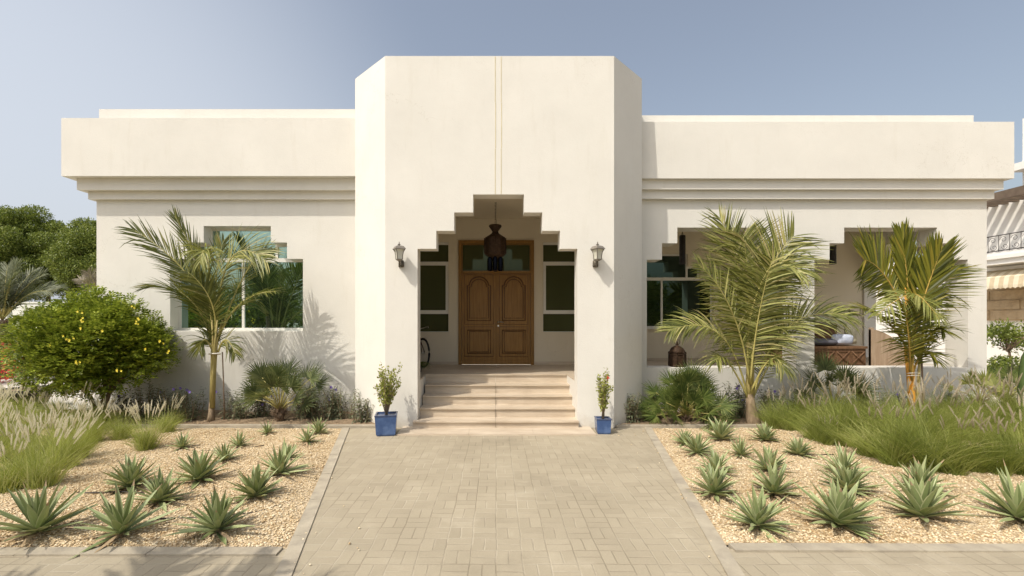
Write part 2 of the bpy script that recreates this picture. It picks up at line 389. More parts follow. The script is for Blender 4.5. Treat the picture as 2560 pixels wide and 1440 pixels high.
# ------------------------------------------------------------------ ground
g = MB(); g.add([(-400,-300,-.02),(400,-300,-.02),(400,900,-.02),(-400,900,-.02)], [(0,1,2,3)]); structure(g.build('ground', 'sand'))
g = MB(); g.add([(-26,-26,0),(26,-26,0),(26,3.72,0),(-26,3.72,0)], [(0,1,2,3)])
g.add([(-1.62,3.72,0),(1.79,3.72,0),(2.55,7.86,0),(2.0,7.86,0),(2.0,7.95,0),(-2.0,7.95,0),(-2.0,7.86,0),(-2.53,7.86,0)], [tuple(range(8))])
structure(g.build('driveway', 'paving'))
# raised kerbs
def kerb_line(mb, a, b, w, z, seg=.6):
    a, b = V((*a,0)), V((*b,0)); d = (b-a); n = max(1, int(d.length/seg)); u = d.normalized(); s_ = V((-u.y,u.x,0))*w/2
    for i in range(n):
        p = a+d*(i/n)+u*.003; q = a+d*((i+1)/n)-u*.003; h = z+R.uniform(-.003,.003); j = V((R.uniform(-.003,.003), 0, 0))
        mb.prism([(v.x,v.y) for v in (p-s_+j, q-s_+j, q+s_+j, p+s_+j)], -.05, h)
k = MB()
kerb_line(k, (-2.57,7.86), (-.78,.0), .12, .014, .8)
kerb_line(k, (2.59,7.86), (1.10,.0), .12, .014, .8)
kerb_line(k, (-10.5,7.92), (-1.96,7.92), .10, .045, .9)
kerb_line(k, (2.06,7.92), (11.5,7.92), .10, .045, .9)
kerb_line(k, (-12,3.66), (-1.72,3.66), .12, .016, .5)
kerb_line(k, (1.90,3.72), (13,3.72), .12, .016, .5)
structure(k.build('kerb', 'kerb'))
# gravel beds with a gently uneven surface
def hgt(x, y): return .012+.02*math.sin(x*1.7+y*.9)*math.sin(y*1.3-x*.4)+.012*math.sin(x*5.1)*math.sin(y*4.3)+.018
def bed_x(y, side):               # inner limit of the bed next to the path kerb
    if side < 0: return -.78+(-2.57+.78)*y/7.86-.06
    return 1.10+(2.59-1.10)*y/7.86+.06
def bed(side):
    b = MB(); ny, nx = 40, 60; vs = []; fs = []
    for j in range(ny+1):
        y = 3.72+(7.85-3.72)*j/ny if side < 0 else 3.78+(7.85-3.78)*j/ny
        for i in range(nx+1):
            xa = bed_x(y, side); xb = side*12.5; x = xa+(xb-xa)*i/nx
            e = min(abs(x-xa), y-3.7, 7.87-y)
            vs.append((x, y, hgt(x, y)*min(1, e/.25)))
    for j in range(ny):
        for i in range(nx):
            q = (j*(nx+1)+i, j*(nx+1)+i+1, (j+1)*(nx+1)+i+1, (j+1)*(nx+1)+i)
            fs.append(q if side > 0 else q[::-1])
    b.add(vs, fs, 0, True); return b
structure(bed(-1).build('gravel_bed', 'gravel')); structure(bed(1).build('gravel_bed', 'gravel'))
s_ = MB()
for x0, x1 in ((-11, -2.0), (2.0, 12.5)):
    vs = []; fs = []; nx, ny = 50, 10
    for j in range(ny+1):
        for i in range(nx+1):
            x = x0+(x1-x0)*i/nx; y = 7.94+(9.4-7.94)*j/ny
            vs.append((x, y, .01+.02*math.sin(x*3)*math.sin(y*5)+R.uniform(0, .02)))
    for j in range(ny):
        for i in range(nx): fs.append((j*(nx+1)+i, j*(nx+1)+i+1, (j+1)*(nx+1)+i+1, (j+1)*(nx+1)+i))
    s_.add(vs, fs, 0, True)
structure(s_.build('soil', 'soil'))
g = MB(); g.add([(-30,9.45,-.010),(-8.06,9.45,-.010),(-8.06,15.2,-.010),(-30,15.2,-.010)], [(0,1,2,3)]); structure(g.build('pavement', 'concrete'))
g = MB(); g.add([(-40,15.2,-.004),(-8.06,15.2,-.004),(-8.06,21,-.004),(-40,21,-.004)], [(0,1,2,3)]); structure(g.build('lawn', 'lawn'))
# loose pebbles over the beds (numpy)
def pebbles():
    rs = np.random.RandomState(3)
    t = (1+5**.5)/2
    iv = np.array([(-1,t,0),(1,t,0),(-1,-t,0),(1,-t,0),(0,-1,t),(0,1,t),(0,-1,-t),(0,1,-t),(t,0,-1),(t,0,1),(-t,0,-1),(-t,0,1)], float); iv /= np.linalg.norm(iv[0])
    fc = np.array([(0,11,5),(0,5,1),(0,1,7),(0,7,10),(0,10,11),(1,5,9),(5,11,4),(11,10,2),(10,7,6),(7,1,8),(3,9,4),(3,4,2),(3,2,6),(3,6,8),(3,8,9),(4,9,5),(2,4,11),(6,2,10),(8,6,7),(9,8,1)])
    C = []
    while len(C) < 44000:
        side = -1 if rs.rand() < .5 else 1
        y = 3.74+4.08*rs.rand()**1.25
        if side > 0 and y < 3.8: continue
        xa = bed_x(y, side); x = xa+side*(.02+rs.rand()*min(6.2, 1.2*y))
        C.append((x, y, hgt(x, y)*min(1, min(abs(x-xa), y-3.7, 7.87-y)/.25)))
    for _ in range(40):        # strays on the paving
        side = -1 if rs.rand() < .5 else 1; y = 3.2+4.5*rs.rand(); C.append((bed_x(y, side)-side*(.1+.5*rs.rand()**3), y, .006))
    C = np.array(C); n = len(C)
    sz = (.0045+.0065*rs.rand(n)**1.5)[:,None]*np.array([1.25,1.0,.7])[None]*rs.uniform(.75,1.3,(n,3))
    a = rs.rand(n)*6.283; ca, sa = np.cos(a), np.sin(a)
    v = iv[None]*sz[:,None,:]*rs.uniform(.8,1.2,(n,12,1))
    x = v[...,0]*ca[:,None]-v[...,1]*sa[:,None]; y = v[...,0]*sa[:,None]+v[...,1]*ca[:,None]
    z = v[...,2]+v[...,0]*.4*(rs.rand(n)[:,None]-.5)
    vv = np.stack([x,y,z],-1)+C[:,None,:]+np.array([0,0,.004]); vv = vv.reshape(-1,3)
    ff = (fc[None]+12*np.arange(n)[:,None,None]).reshape(-1,3)
    me = bpy.data.meshes.new('pebbles'); me.vertices.add(len(vv)); me.vertices.foreach_set('co', vv.ravel())
    me.loops.add(ff.size); me.loops.foreach_set('vertex_index', ff.ravel().astype(np.int32))
    me.polygons.add(len(ff)); me.polygons.foreach_set('loop_start', (np.arange(len(ff))*3).astype(np.int32)); me.update(calc_edges=True)
    me.materials.append(M['pebble']); o = bpy.data.objects.new('pebbles', me); COL.objects.link(o)
    tag(o, 'loose cream and tan pebbles covering both gravel beds', 'gravel', kind='stuff')
pebbles()

# ------------------------------------------------------------------ the villa
house = thing('villa', (0, 9.0, 0), 'cream single storey villa with tall chamfered entrance block and stepped openings', 'house')
T0, T1 = 7.9, 8.19
CH = 8.65
ztop = E+4.534
# entrance block: front slab with stepped arch + chamfers + sides + roof in one wall mesh
w = MB()
xs = [-1.91,-1.355,-1.033,-.725,-.40,.473,.789,1.094,1.39,2.02]
zs = [0, E+1.223, E+1.532, E+1.848, E+2.157, ztop]
arch = stepped([(-1.355,1.39,-1,E+1.223),(-1.033,1.094,0,E+1.532),(-.725,.789,0,E+1.848),(-.40,.473,0,E+2.157)])
grid_wall(w, xs, zs, arch, T0, T1)
w.prism([(-1.91,T0),(-1.91,T1),(-1.84,T1),(-2.36,CH+.06),(-2.36,11.3),(-2.655,11.3),(-2.655,CH)][::-1], 0, ztop)
w.prism([(2.02,T0),(2.735,CH),(2.735,11.3),(2.44,11.3),(2.44,CH+.06),(1.95,T1),(2.02,T1)], 0, ztop)
w.box(-2.355, 2.435, 8.75, 11.2, ztop-.5, ztop-.3)
w.build('entrance_wall', 'stucco', house)
# vertical joint pair on the front
gr = MB()
for x in (-.020, .082):
    for i in range(3):
        za, zb = E+2.157+(i*.79), E+2.157+min((i+1)*.79, 2.377)
        xo = x+(.006 if i % 2 else 0)
        gr.box(xo-.006, xo+.006, T0-.003, T0+.01, za+.004, zb-.004)
gr.build('facade_joint', 'groove', house)
# porch: ceiling, back wall, side walls, floor
pw = MB()
pw.prism([(-1.86,8.195),(1.97,8.195),(2.46,8.70),(2.46,11.3),(-2.38,11.3),(-2.38,8.70)], E+2.41, E+2.55)
DB = 10.95
back = [(-.905,.895,-1,E+1.895), (-2.05,-1.143,E-.286,E+1.857), (1.114,2.02,E-.286,E+1.857)]
grid_wall(pw, [-2.355,-2.05,-1.143,-.905,.895,1.114,2.02,2.435], [0.5,E-.286,E+1.857,E+1.895,E+2.41], stepped(back), DB, DB+.2)
pw.build('porch_wall', 'stucco_shade', house)
fl = MB()
fl.prism([(-1.85,8.2),(-1.36,8.2),(-1.388,9.03),(1.385,9.03),(1.388,8.2),(1.96,8.2),(2.45,8.70),(2.45,DB-.002),(-2.37,DB-.002),(-2.37,8.70)], 0, .764)
fl.build('porch_plinth', 'stucco', house)
fl = MB()
fl.prism([(-1.85,8.2),(-1.362,8.2),(-1.39,9.0),(-.006,9.0),(-.006,DB-.003),(-2.37,DB-.003),(-2.37,8.70)], .766, .787)
fl.prism([(-.003,9.0),(1.387,9.0),(1.39,8.2),(1.96,8.2),(2.45,8.70),(2.45,DB-.003),(-.003,DB-.003)], .766, .787)
fl.box(-2.35, -.91, DB-.02, DB-.004, .788, .86); fl.box(.90, 2.43, DB-.02, DB-.004, .788, .86)
fl.build('porch_floor', 'stone', house)
st = MB()
nos = [(9.0,.786),(8.7,E-1.2255),(8.4,E-1.384),(8.1,E-1.5496),(7.8,E-1.716)]
for i, (d, z) in enumerate(nos):
    xa, xb = (-1.352, 1.387) if i < 4 else (-1.417, 1.40)
    if i == 0: xa, xb = -1.386, 1.384
    zl = nos[i+1][1] if i < 4 else .022
    for (p, q) in ((xa, -.0175), (-.0135, xb)):
        if i > 0:
            st.box(p, q, d, d+.33, z-.028, z)
            st.box(p, q, d-.004, d+.02, z-.024, z-.006)       # rounded nosing
        st.box(p, q, d+.028, d+.05, zl-.02, z-.029)
        if i > 0 and i < 4: st.box(p, q, d+.05, d+.31, zl-.02, z-.03)
st.box(-1.41, 1.39, 7.86, 8.12, .0, E-1.716-.03)
st.box(-1.60, -.45, 7.36, 7.9, -.02, .02); st.box(-.447, .60, 7.36, 7.9, -.02, .0205); st.box(.603, 1.60, 7.36, 7.9, -.02, .02)
stp = st.build('entrance_steps', 'stone', house)
jo = MB(); 
for i, (d, z) in enumerate(nos[1:]): jo.box(-.0178, -.0132, d+.012, d+.29, .03, z-.006)
jo.build('step_joint', 'gap', stp)

# wings -------------------------------------------------
def wing(x_in, x_out, d_f, b1, b2, fz0, fz1, b1z, b2z, ox, par, side, back):
    """stack of roof slabs; x_in next to the entrance block"""
    def bx(mb, xo, y0, z0, z1):
        a, b = (xo, x_in) if side < 0 else (x_in, xo)
        mb.box(a, b, y0, back, z0, z1)
    f = MB(); bx(f, x_out+side*ox[0], d_f, fz0, fz1); f.build('roof_fascia', 'stucco', house)
    f = MB(); bx(f, x_out+side*ox[1], b1, b1z, fz0-.001); f.build('cornice_band', 'stucco', house)
    f = MB(); bx(f, x_out+side*ox[2], b2, b2z, b1z-.001); f.build('cornice_band', 'stucco', house)
    f = MB(); bx(f, par[0], par[1], fz1+.001, par[2]); f.build('parapet', 'stucco', house)
WZ = E+2.404
wing(-2.66, -8.04, 8.885, 9.042, 9.159, E+2.781, E+3.902, E+2.559, E+2.405, (.365,.208,.091), (-7.99,9.25,E+4.24), -1, 14.5)
wing(2.74, 9.86, 8.98, 9.07, 9.15, E+2.765, E+3.87, E+2.578, E+2.412, (.25,.14,.045), (9.70,9.35,E+4.16), 1, 14.5)
# left wing wall
lw = MB()
LW = [(-6.56,-3.89,E-.233,E+1.23),(-6.217,-4.21,E-.2,E+1.56),(-5.887,-4.536,E-.2,E+1.89)]
grid_wall(lw, [-8.04,-6.56,-6.217,-5.887,-4.536,-4.21,-3.89,-2.66], [-.05,E-.233,E+1.23,E+1.56,E+1.89,WZ], stepped(LW), 9.25, 9.55)
lw.box(-8.04, -7.74, 9.551, 14.4, -.05, WZ); lw.box(-7.739, -2.66, 13.9, 14.4, -.05, WZ)
lw.build('wing_wall', 'stucco', house)
# right wing (verandah)
rw = MB()
RW = [(3.024,6.024,E-.957,E+1.215),(3.33,5.71,E-.9,E+1.544),(3.638,5.42,E-.9,E+1.866),
      (6.394,9.483,E-.962,E+1.215),(6.70,9.17,E-.9,E+1.544),(6.993,8.863,E-.9,E+1.855)]
grid_wall(rw, [2.74,3.024,3.33,3.638,5.42,5.71,6.024,6.394,6.70,6.993,8.863,9.17,9.483,9.86],
          [-.05,E-.96,E+1.215,E+1.544,E+1.86,E+2.411], stepped([(a,b,E-.96 if c < E-.93 else c,d if abs(d-E-1.86)>.01 else E+1.86) for a,b,c,d in RW]), 9.25, 9.69)
# side end wall with its own stepped opening
SO = [(9.80,11.95,E-.96,E+1.215),(10.13,11.62,E-.9,E+1.50),(10.46,11.29,E-.9,E+1.84)]
grid_wall(rw, [9.692,9.80,10.13,10.46,11.29,11.62,11.95,12.3], [-.05,E-.96,E+1.215,E+1.5,E+1.84,E+2.411], stepped(SO), 9.56, 9.86, axis='y')
rw.build('verandah_wall', 'stucco', house)
DV = 12.0
VW = [(3.02,5.66,E-.23,E+1.07),(3.36,5.32,E-.2,E+1.40),(3.69,4.99,E-.2,E+1.73)]
vb = MB()
grid_wall(vb, [2.74,3.02,3.36,3.69,4.99,5.32,5.66,9.555], [0,E-.23,E+1.07,E+1.40,E+1.73,E+2.411], stepped(VW), DV, DV+.25)
vb.build('verandah_back_wall', 'stucco_shade', house)
vf = MB(); vf.box(2.74, 9.55, 9.70, DV-.001, .1, .786); vf.box(2.76, 9.54, DV-.02, DV-.004, .787, .86); vf.build('verandah_floor', 'stone', house)

def stepped_window(lv, y, name='window', mat='glass', fr=.05):
    (a1,b1,z0,z1),(a2,b2,_,z2),(a3,b3,_,z3) = lv
    m = MB(); t = fr; xm = (a1+b1)/2
    m.box(a1, b1, y, y+.06, z0, z0+t+.02)                      # bottom rail
    m.box(a1, b1, y, y+.06, z1-.035, z1+.045)                  # transom
    m.box(a2, a3, y, y+.06, z2-t, z2); m.box(b3, b2, y, y+.06, z2-t, z2); m.box(a3, b3, y, y+.06, z3-t, z3)
    for x, za, zb in ((a1,z0+t+.02,z1-.035),(b1-t,z0+t+.02,z1-.035),(xm-.028,z0+t+.02,z1-.035),(a2,z1+.045,z2-t),(b2-t,z1+.045,z2-t),(a3-t/2,z1+.045,z3-t),(b3-t/2,z1+.045,z3-t)):
        m.box(x, x+t, y+.004, y+.056, za, zb)
    o = m.build(name, 'frame', house)
    p = MB()
    p.box(a1+.01, xm-.001, y+.03, y+.04, z0+.02, z1); p.box(xm+.001, b1-.01, y+.028, y+.038, z0+.02, z1)
    p.box(a2+.01, a3-.001, y+.03, y+.04, z1+.01, z2-.01); p.box(b3+.001, b2-.01, y+.03, y+.04, z1+.01, z2-.01); p.box(a3, b3, y+.029, y+.039, z1+.01, z3-.01)
    p.build('pane', mat, o)
    s = MB(); s.box(a1-.0, b1, y-.235, y-.001, z0-.0, z0+.018); s.build('sill', 'frame', o)
    return o
stepped_window(LW, 9.49)
stepped_window(VW, DV+.06, mat='glass_ver')
def side_light(a, b):
    y = DB+.05; z0, z1 = E-.286, E+1.857; m = MB(); t = .05
    m.box(a, b, y, y+.05, z1-.06, z1); m.box(a, b, y, y+.05, z0, z0+.012)
    for z in (1.35, .19): m.box(a, b, y, y+.05, E+z-.045, E+z+.045)
    for x in (a, b-.07):
        m.box(x, x+.07, y+.004, y+.046, E+.235, E+1.305)
    o = m.build('window', 'frame', house)
    p = MB(); p.box(a+.004, b-.004, y+.02, y+.03, z0+.004, z1-.01); p.build('pane', 'glass_dark', o)
side_light(-2.05, -1.143); side_light(1.114, 2.02)
# double door -------------------------------------------
df = MB(); x0, x1 = -.903, .893; zb, zt = .787, E+1.893
for a, b in ((x0, x0+.075), (x1-.075, x1)): df.box(a, b, DB-.04, DB+.12, zb, zt-.08)
df.box(x0, x1, DB-.043, DB+.117, zt-.08, zt); df.box(x0+.076, x1-.076, DB-.06, DB+.11, E+1.10, E+1.165)
df.box(x0+.076, x0+.10, DB-.01, DB+.1, E+1.166, zt-.081); df.box(x1-.10, x1-.076, DB-.01, DB+.1, E+1.166, zt-.081)
df.box(x0+.101, x1-.101, DB-.01, DB+.1, zt-.105, zt-.081)
door = df.build('double_door', 'wood_f', house)
p = MB(); p.box(x0+.09, x1-.09, DB+.04, DB+.05, E+1.16, zt-.09); p.build('transom_pane', 'glass_dark', door)
def rect_path(a, b, c, d): return [(a,c),(b,c),(b,d),(a,d)]
def arch_path(a, b, c, d):
    r = (b-a)/2-.05; cx = (a+b)/2; pts = [(a,c),(b,c),(b,d-.16),(b-.05,d-.16)]
    for i in range(13):
        an = math.pi*i/12; pts.append((cx+r*math.cos(an), d-.16+min(r, .2)*math.sin(an)*1.0))
    pts += [(a+.05,d-.16),(a,d-.16)]; return pts
for a, b in ((x0+.078, -.012), (.010, x1-.078)):
    lf = MB(); lf.box(a, b, DB+.02, DB+.07, zb+.004, E+1.098)
    ca, cb = a+.13, b-.13
    lo = rect_path(ca, cb, zb+.27, zb+.82); hi = arch_path(ca, cb, zb+1.05, zb+2.05)
    for path in (lo, hi):
        cx = sum(p_[0] for p_ in path)/len(path); cz = (min(p_[1] for p_ in path)+max(p_[1] for p_ in path))/2
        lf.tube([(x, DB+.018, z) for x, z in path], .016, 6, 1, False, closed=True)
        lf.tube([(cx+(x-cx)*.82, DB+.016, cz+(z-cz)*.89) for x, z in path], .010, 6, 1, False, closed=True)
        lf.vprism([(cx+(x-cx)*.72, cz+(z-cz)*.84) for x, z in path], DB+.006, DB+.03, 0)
    # outer plank moulding
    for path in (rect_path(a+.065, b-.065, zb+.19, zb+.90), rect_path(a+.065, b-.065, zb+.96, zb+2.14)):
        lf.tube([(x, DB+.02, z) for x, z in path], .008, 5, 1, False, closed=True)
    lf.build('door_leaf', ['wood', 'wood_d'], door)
cs = MB(); cs.box(-.022, .018, DB+.002, DB+.019, zb+.01, E+1.095); cs.build('cover_strip', 'wood_f', door)
hd = MB(); hx, hz = .045, E-.045
hd.lathe([(.022,-.022),(.022,.022)], (hx, DB+.012, hz), 8); hd.box(hx-.016, hx+.016, DB+.008, DB+.019, hz-.11, hz-.075); hd.tube([(hx,DB+.01,hz),(hx,DB-.045,hz),(hx+.13,DB-.045,hz-.004)], .010, 8)
hd.build('handle', 'steel', door)

# ------------------------------------------------------------------ lamps
def pendant():
    x, y = (1238-CX)*9.4/F, 9.4; zt_ = E+(800-563)*9.4/F; zb_ = E+(800-677)*9.4/F
    t = thing('pendant_lantern', (x, y, zb_), 'large dark brown pierced metal lantern hanging before the wooden front door', 'lantern')
    H = zt_-zb_; m = MB()
    m.lathe([(.075,H*.985),(.125,H),(.13,H*.97),(.085,H*.90),(.06,H*.86),(.075,H*.82),(.13,H*.78),(.165,H*.755),(.185,H*.735)][::-1], (x,y,zb_), 12)
    m.lathe([(.14,H*.30),(.205,H*.345),(.215,H*.40),(.215,H*.70),(.195,H*.735),(.10,H*.76)], (x,y,zb_), 12, smooth=False)
    for i in range(12):
        a = 2*math.pi*i/12
        c, s = math.cos(a), math.sin(a)
        m.tube([(x+.218*c,y+.218*s,zb_+H*.37),(x+.222*c,y+.222*s,zb_+H*.55),(x+.218*c,y+.218*s,zb_+H*.72)], .010, 5)
        m.tube([(x+.075*c,y+.075*s,zb_+H*.90),(x+.128*c,y+.128*s,zb_+H*.985)], .006, 4)
    m.build('metal_shade', 'rust', t)
    m = MB(); m.lathe([(.03,0),(.06,.02),(.05,.10),(.04,.16),(.07,H*.25),(.15,H*.31)], (x,y,zb_), 12); m.build('centre_column', 'rust', t)
    for i in range(6):
        a = 2*math.pi*(i+.5)/6; m = MB()
        px_, py_ = x+.125*math.cos(a), y+.125*math.sin(a)
        m.lathe([(.03,0),(.045,.01),(.048,.13),(.042,H*.27),(.015,H*.30)], (px_,py_,zb_), 6, smooth=False); m.build('glass_pod', 'navy', t)
    m = MB(); z = zt_; ct = E+2.41; n = 14
    for i in range(n):
        a = (z+.0+(ct-z)*i/n); b = z+(ct-z)*(i+1.25)/n; b = min(b, ct)
        o = V((.009,0,0)) if i % 2 else V((0,.009,0)); p = V((x,y,a)); q = V((x,y,b)); mm = (p+q)/2
        m.tube([p, mm+o, q, mm-o], .0035, 4, closed=True)
    m.tube([(x,y,zt_-.02),(x+.03,y,zt_+.05),(x+.012,y,zt_+.16),(x+.02,y,ct)], .004, 4)
    m.build('chain', 'rust', t)
pendant()
def wall_lamp(px, label):
    x, y = (px-CX)*7.72/F, 7.72; z0 = E+.90
    t = thing('wall_lantern', (x, T0, z0), label, 'wall lamp', 'carriage lamps beside the entrance arch')
    m = MB(); m.lathe([(.012,0),(.035,.005),(.04,.05),(.028,.10),(.018,.12)], (x, T0-.03, z0), 10)
    pts = [V((x, T0-.02, z0+.07)), V((x, T0-.08, z0+.015)), V((x, T0-.15, z0+.02)), V((x, y, z0+.07)), V((x, y, z0+.12))]
    m.tube(pts, [.018,.014,.012,.012,.02], 8)
    m.lathe([(.045,-.055),(.05,-.03),(.045,.055),(.03,.065)], (x,T0-.012,z0+.06), 12); m.build('bracket', 'lampdark', t)
    rot = rad(45+28); zb2 = z0+.115
    prof = [(.060,0),(.064,.01),(.066,.06),(.082,.13),(.108,.17)]
    m = MB(); m.lathe([(r*.93,z) for r,z in prof], (x,y,zb2), 4, 0, False, rot); m.build('lamp_glass', 'frost', t)
    m = MB()
    for j in range(4):
        a = rot+j*math.pi/2; m.tube([(x+r*math.cos(a),y+r*math.sin(a),zb2+z) for r,z in prof], .0075, 5)
    m.lathe([(.02,-.03),(.066,-.004),(.066,.008),(.05,.009)], (x,y,zb2), 4, 0, False, rot)
    m.lathe([(.105,.165),(.128,.172),(.118,.19),(.085,.222),(.05,.232),(.02,.236),(.016,.246),(.030,.252),(.030,.256),(.008,.262),(.011,.275),(.004,.30)], (x,y,zb2), 4, 0, False, rot)
    m.build('lamp_cap', 'lampgrey', t)
wall_lamp(998, 'grey carriage lamp on the wall left of the entrance arch'); wall_lamp(1494, 'grey carriage lamp on the wall right of the entrance arch')
def tube_lamp(px, ytop, ybot, d, label):
    a, b = P(px, ytop, d), P(px, ybot, d); t = thing('hanging_lamp', b, label, 'hanging lamp', 'dark hanging lamps in the verandah')
    m = MB(); h = a.z-b.z
    m.lathe([(.04,0),(.068,.006),(.068,h-.01),(.05,h)], b, 10, smooth=False)
    for k in range(7): m.lathe([(.066,0),(.072,.006),(.066,.012)], (b.x,b.y,b.z+.05+k*(h-.1)/6), 10)
    m.build('lamp_shade', 'dark', t)
    m = MB(); m.tube([a, (a.x,a.y,E+2.41)], .006, 5); m.tube([(a.x-.02,a.y,a.z),(a.x-.015,a.y,a.z+.05),(a.x,a.y,a.z+.06),(a.x+.015,a.y,a.z+.05),(a.x+.02,a.y,a.z)], .004, 5); m.build('hook', 'dark', t)
tube_lamp(1706, 588, 661, 10.4, 'dark slatted tube lamp hanging in the first verandah opening')
tube_lamp(2082, 600, 661, 10.4, 'dark tube lamp hanging at the left of the far right opening')
def floor_lantern():
    c = V(((1693-CX)*9.5/F, 9.5, E-.957)); t = thing('floor_lantern', c, 'brown domed metal lantern standing on the verandah sill', 'lantern')
    m = MB(); m.lathe([(.17,0),(.18,.02),(.165,.04),(.16,.24),(.175,.25),(.17,.27)], c, 8, smooth=False, rot=.39)
    for j in range(8):
        a = .39+j*math.pi/4; m.tube([(c.x+.17*math.cos(a),c.y+.17*math.sin(a),c.z+.02),(c.x+.165*math.cos(a),c.y+.165*math.sin(a),c.z+.30)], .010, 5)
        m.lathe([(.02,0),(.006,.04)], (c.x+.165*math.cos(a),c.y+.165*math.sin(a),c.z+.27), 6)
    m.build('lantern_body', 'rust', t)
    m = MB(); m.lathe([(.165,.27),(.155,.32),(.12,.38),(.06,.42),(.02,.435),(.012,.45),(.025,.465),(.012,.48),(.02,.495),(.008,.51),(.004,.54)], c, 12); m.build('dome', 'rust', t)
    m = MB()
    m.tube([(c.x+.055*math.cos(a), c.y, c.z+.50+.055*math.sin(a)) for a in [i*math.pi/8 for i in range(16)]], .006, 5, closed=True); m.build('ring_handle', 'rust', t)
floor_lantern()

# ------------------------------------------------------------------ plants: helpers
def bez(a, m_, b, t):
    c = m_*2-(a+b)/2
    return a*(1-t)**2+c*2*t*(1-t)+b*t*t
DENS, THIN = 1.3, .70
def frond(b, m_, t, Lf, n=46, droop=.25, nrm=V((0,-1,.35)), w=.028, r0=.02, t0=.22, curl=.12, mats=(0,1), broken=.06, sweep=(35,62), flat=.16, onlyside=None):
    n = int(n*DENS); w = w*THIN
    mb = MB(); pts = [bez(b, m_, t, i/14) for i in range(15)]
    mb.tube(pts, [r0*(1-.9*i/14) for i in range(15)], 5, mats[1])
    nrm = nrm.normalized()
    for i in range(n):
        u = t0+(1-t0)*(i+.5)/n; p = bez(b, m_, t, u); T = (bez(b, m_, t, min(1,u+.01))-bez(b, m_, t, u-.01)).normalized()
        S = T.cross(nrm).normalized(); Nn = S.cross(T).normalized()
        uu = (u-t0)/(1-t0); ln0 = Lf*(.45+.62*math.sin(math.pi*min(1, .12+uu*.80))**.8)*(1 if uu < .85 else 1-(uu-.85)*2.2)
        th = rad(sweep[0]+(sweep[1]-sweep[0])*uu)
        for sd in (-1, 1):
            if onlyside and sd != onlyside and R.random() < .8: continue
            if R.random() < .04: continue
            ln = ln0*R.uniform(.8, 1.1); a = th+R.uniform(-.1,.1)
            D = (S*sd*math.cos(a)+T*math.sin(a)+Nn*R.uniform(-flat, flat*1.2)).normalized()
            dr = droop*R.uniform(.5,1.5)
            if R.random() < broken: dr = R.uniform(1.0, 2.2)
            q = []; pos = p.copy(); d = D.copy(); K = 5
            for k in range(K+1):
                q.append(pos.copy()); pos = pos+d*(ln/K); d = (d+V((0,0,-1))*dr*(.14+.22*k/K)+V((R.uniform(-1,1),R.uniform(-1,1),0))*curl*.12).normalized()
            mb.ribbon(q, [w*.5,w*.95,w,w*.85,w*.55,w*.06], (Nn+T*.3*sd+V((R.uniform(-1,1),R.uniform(-1,1),R.uniform(-1,1)))*.55).normalized(), mats[0])
    return mb
def palm_from(name, base, label, trunk_spec, fronds, leafm, rach='rachis', cat='palm tree'):
    t = thing(name, base, label, cat)
    m = MB(); trunk_spec(m); return t
FN = V((0,-1,.35))
def add_fronds(t, specs, leafm, rach, d0):
    for sp in specs:
        (b, m_, e), kw = sp[0], dict(sp[1]) if len(sp) > 1 else {}
        lm = kw.pop('mat', leafm)
        pb, pm, pe = (P(x, y, d0+dz) for x, y, dz in (b, m_, e))
        frond(pb, pm, pe, **kw).build('frond', [lm, rach], t)
UP = V((0,-.35,1))
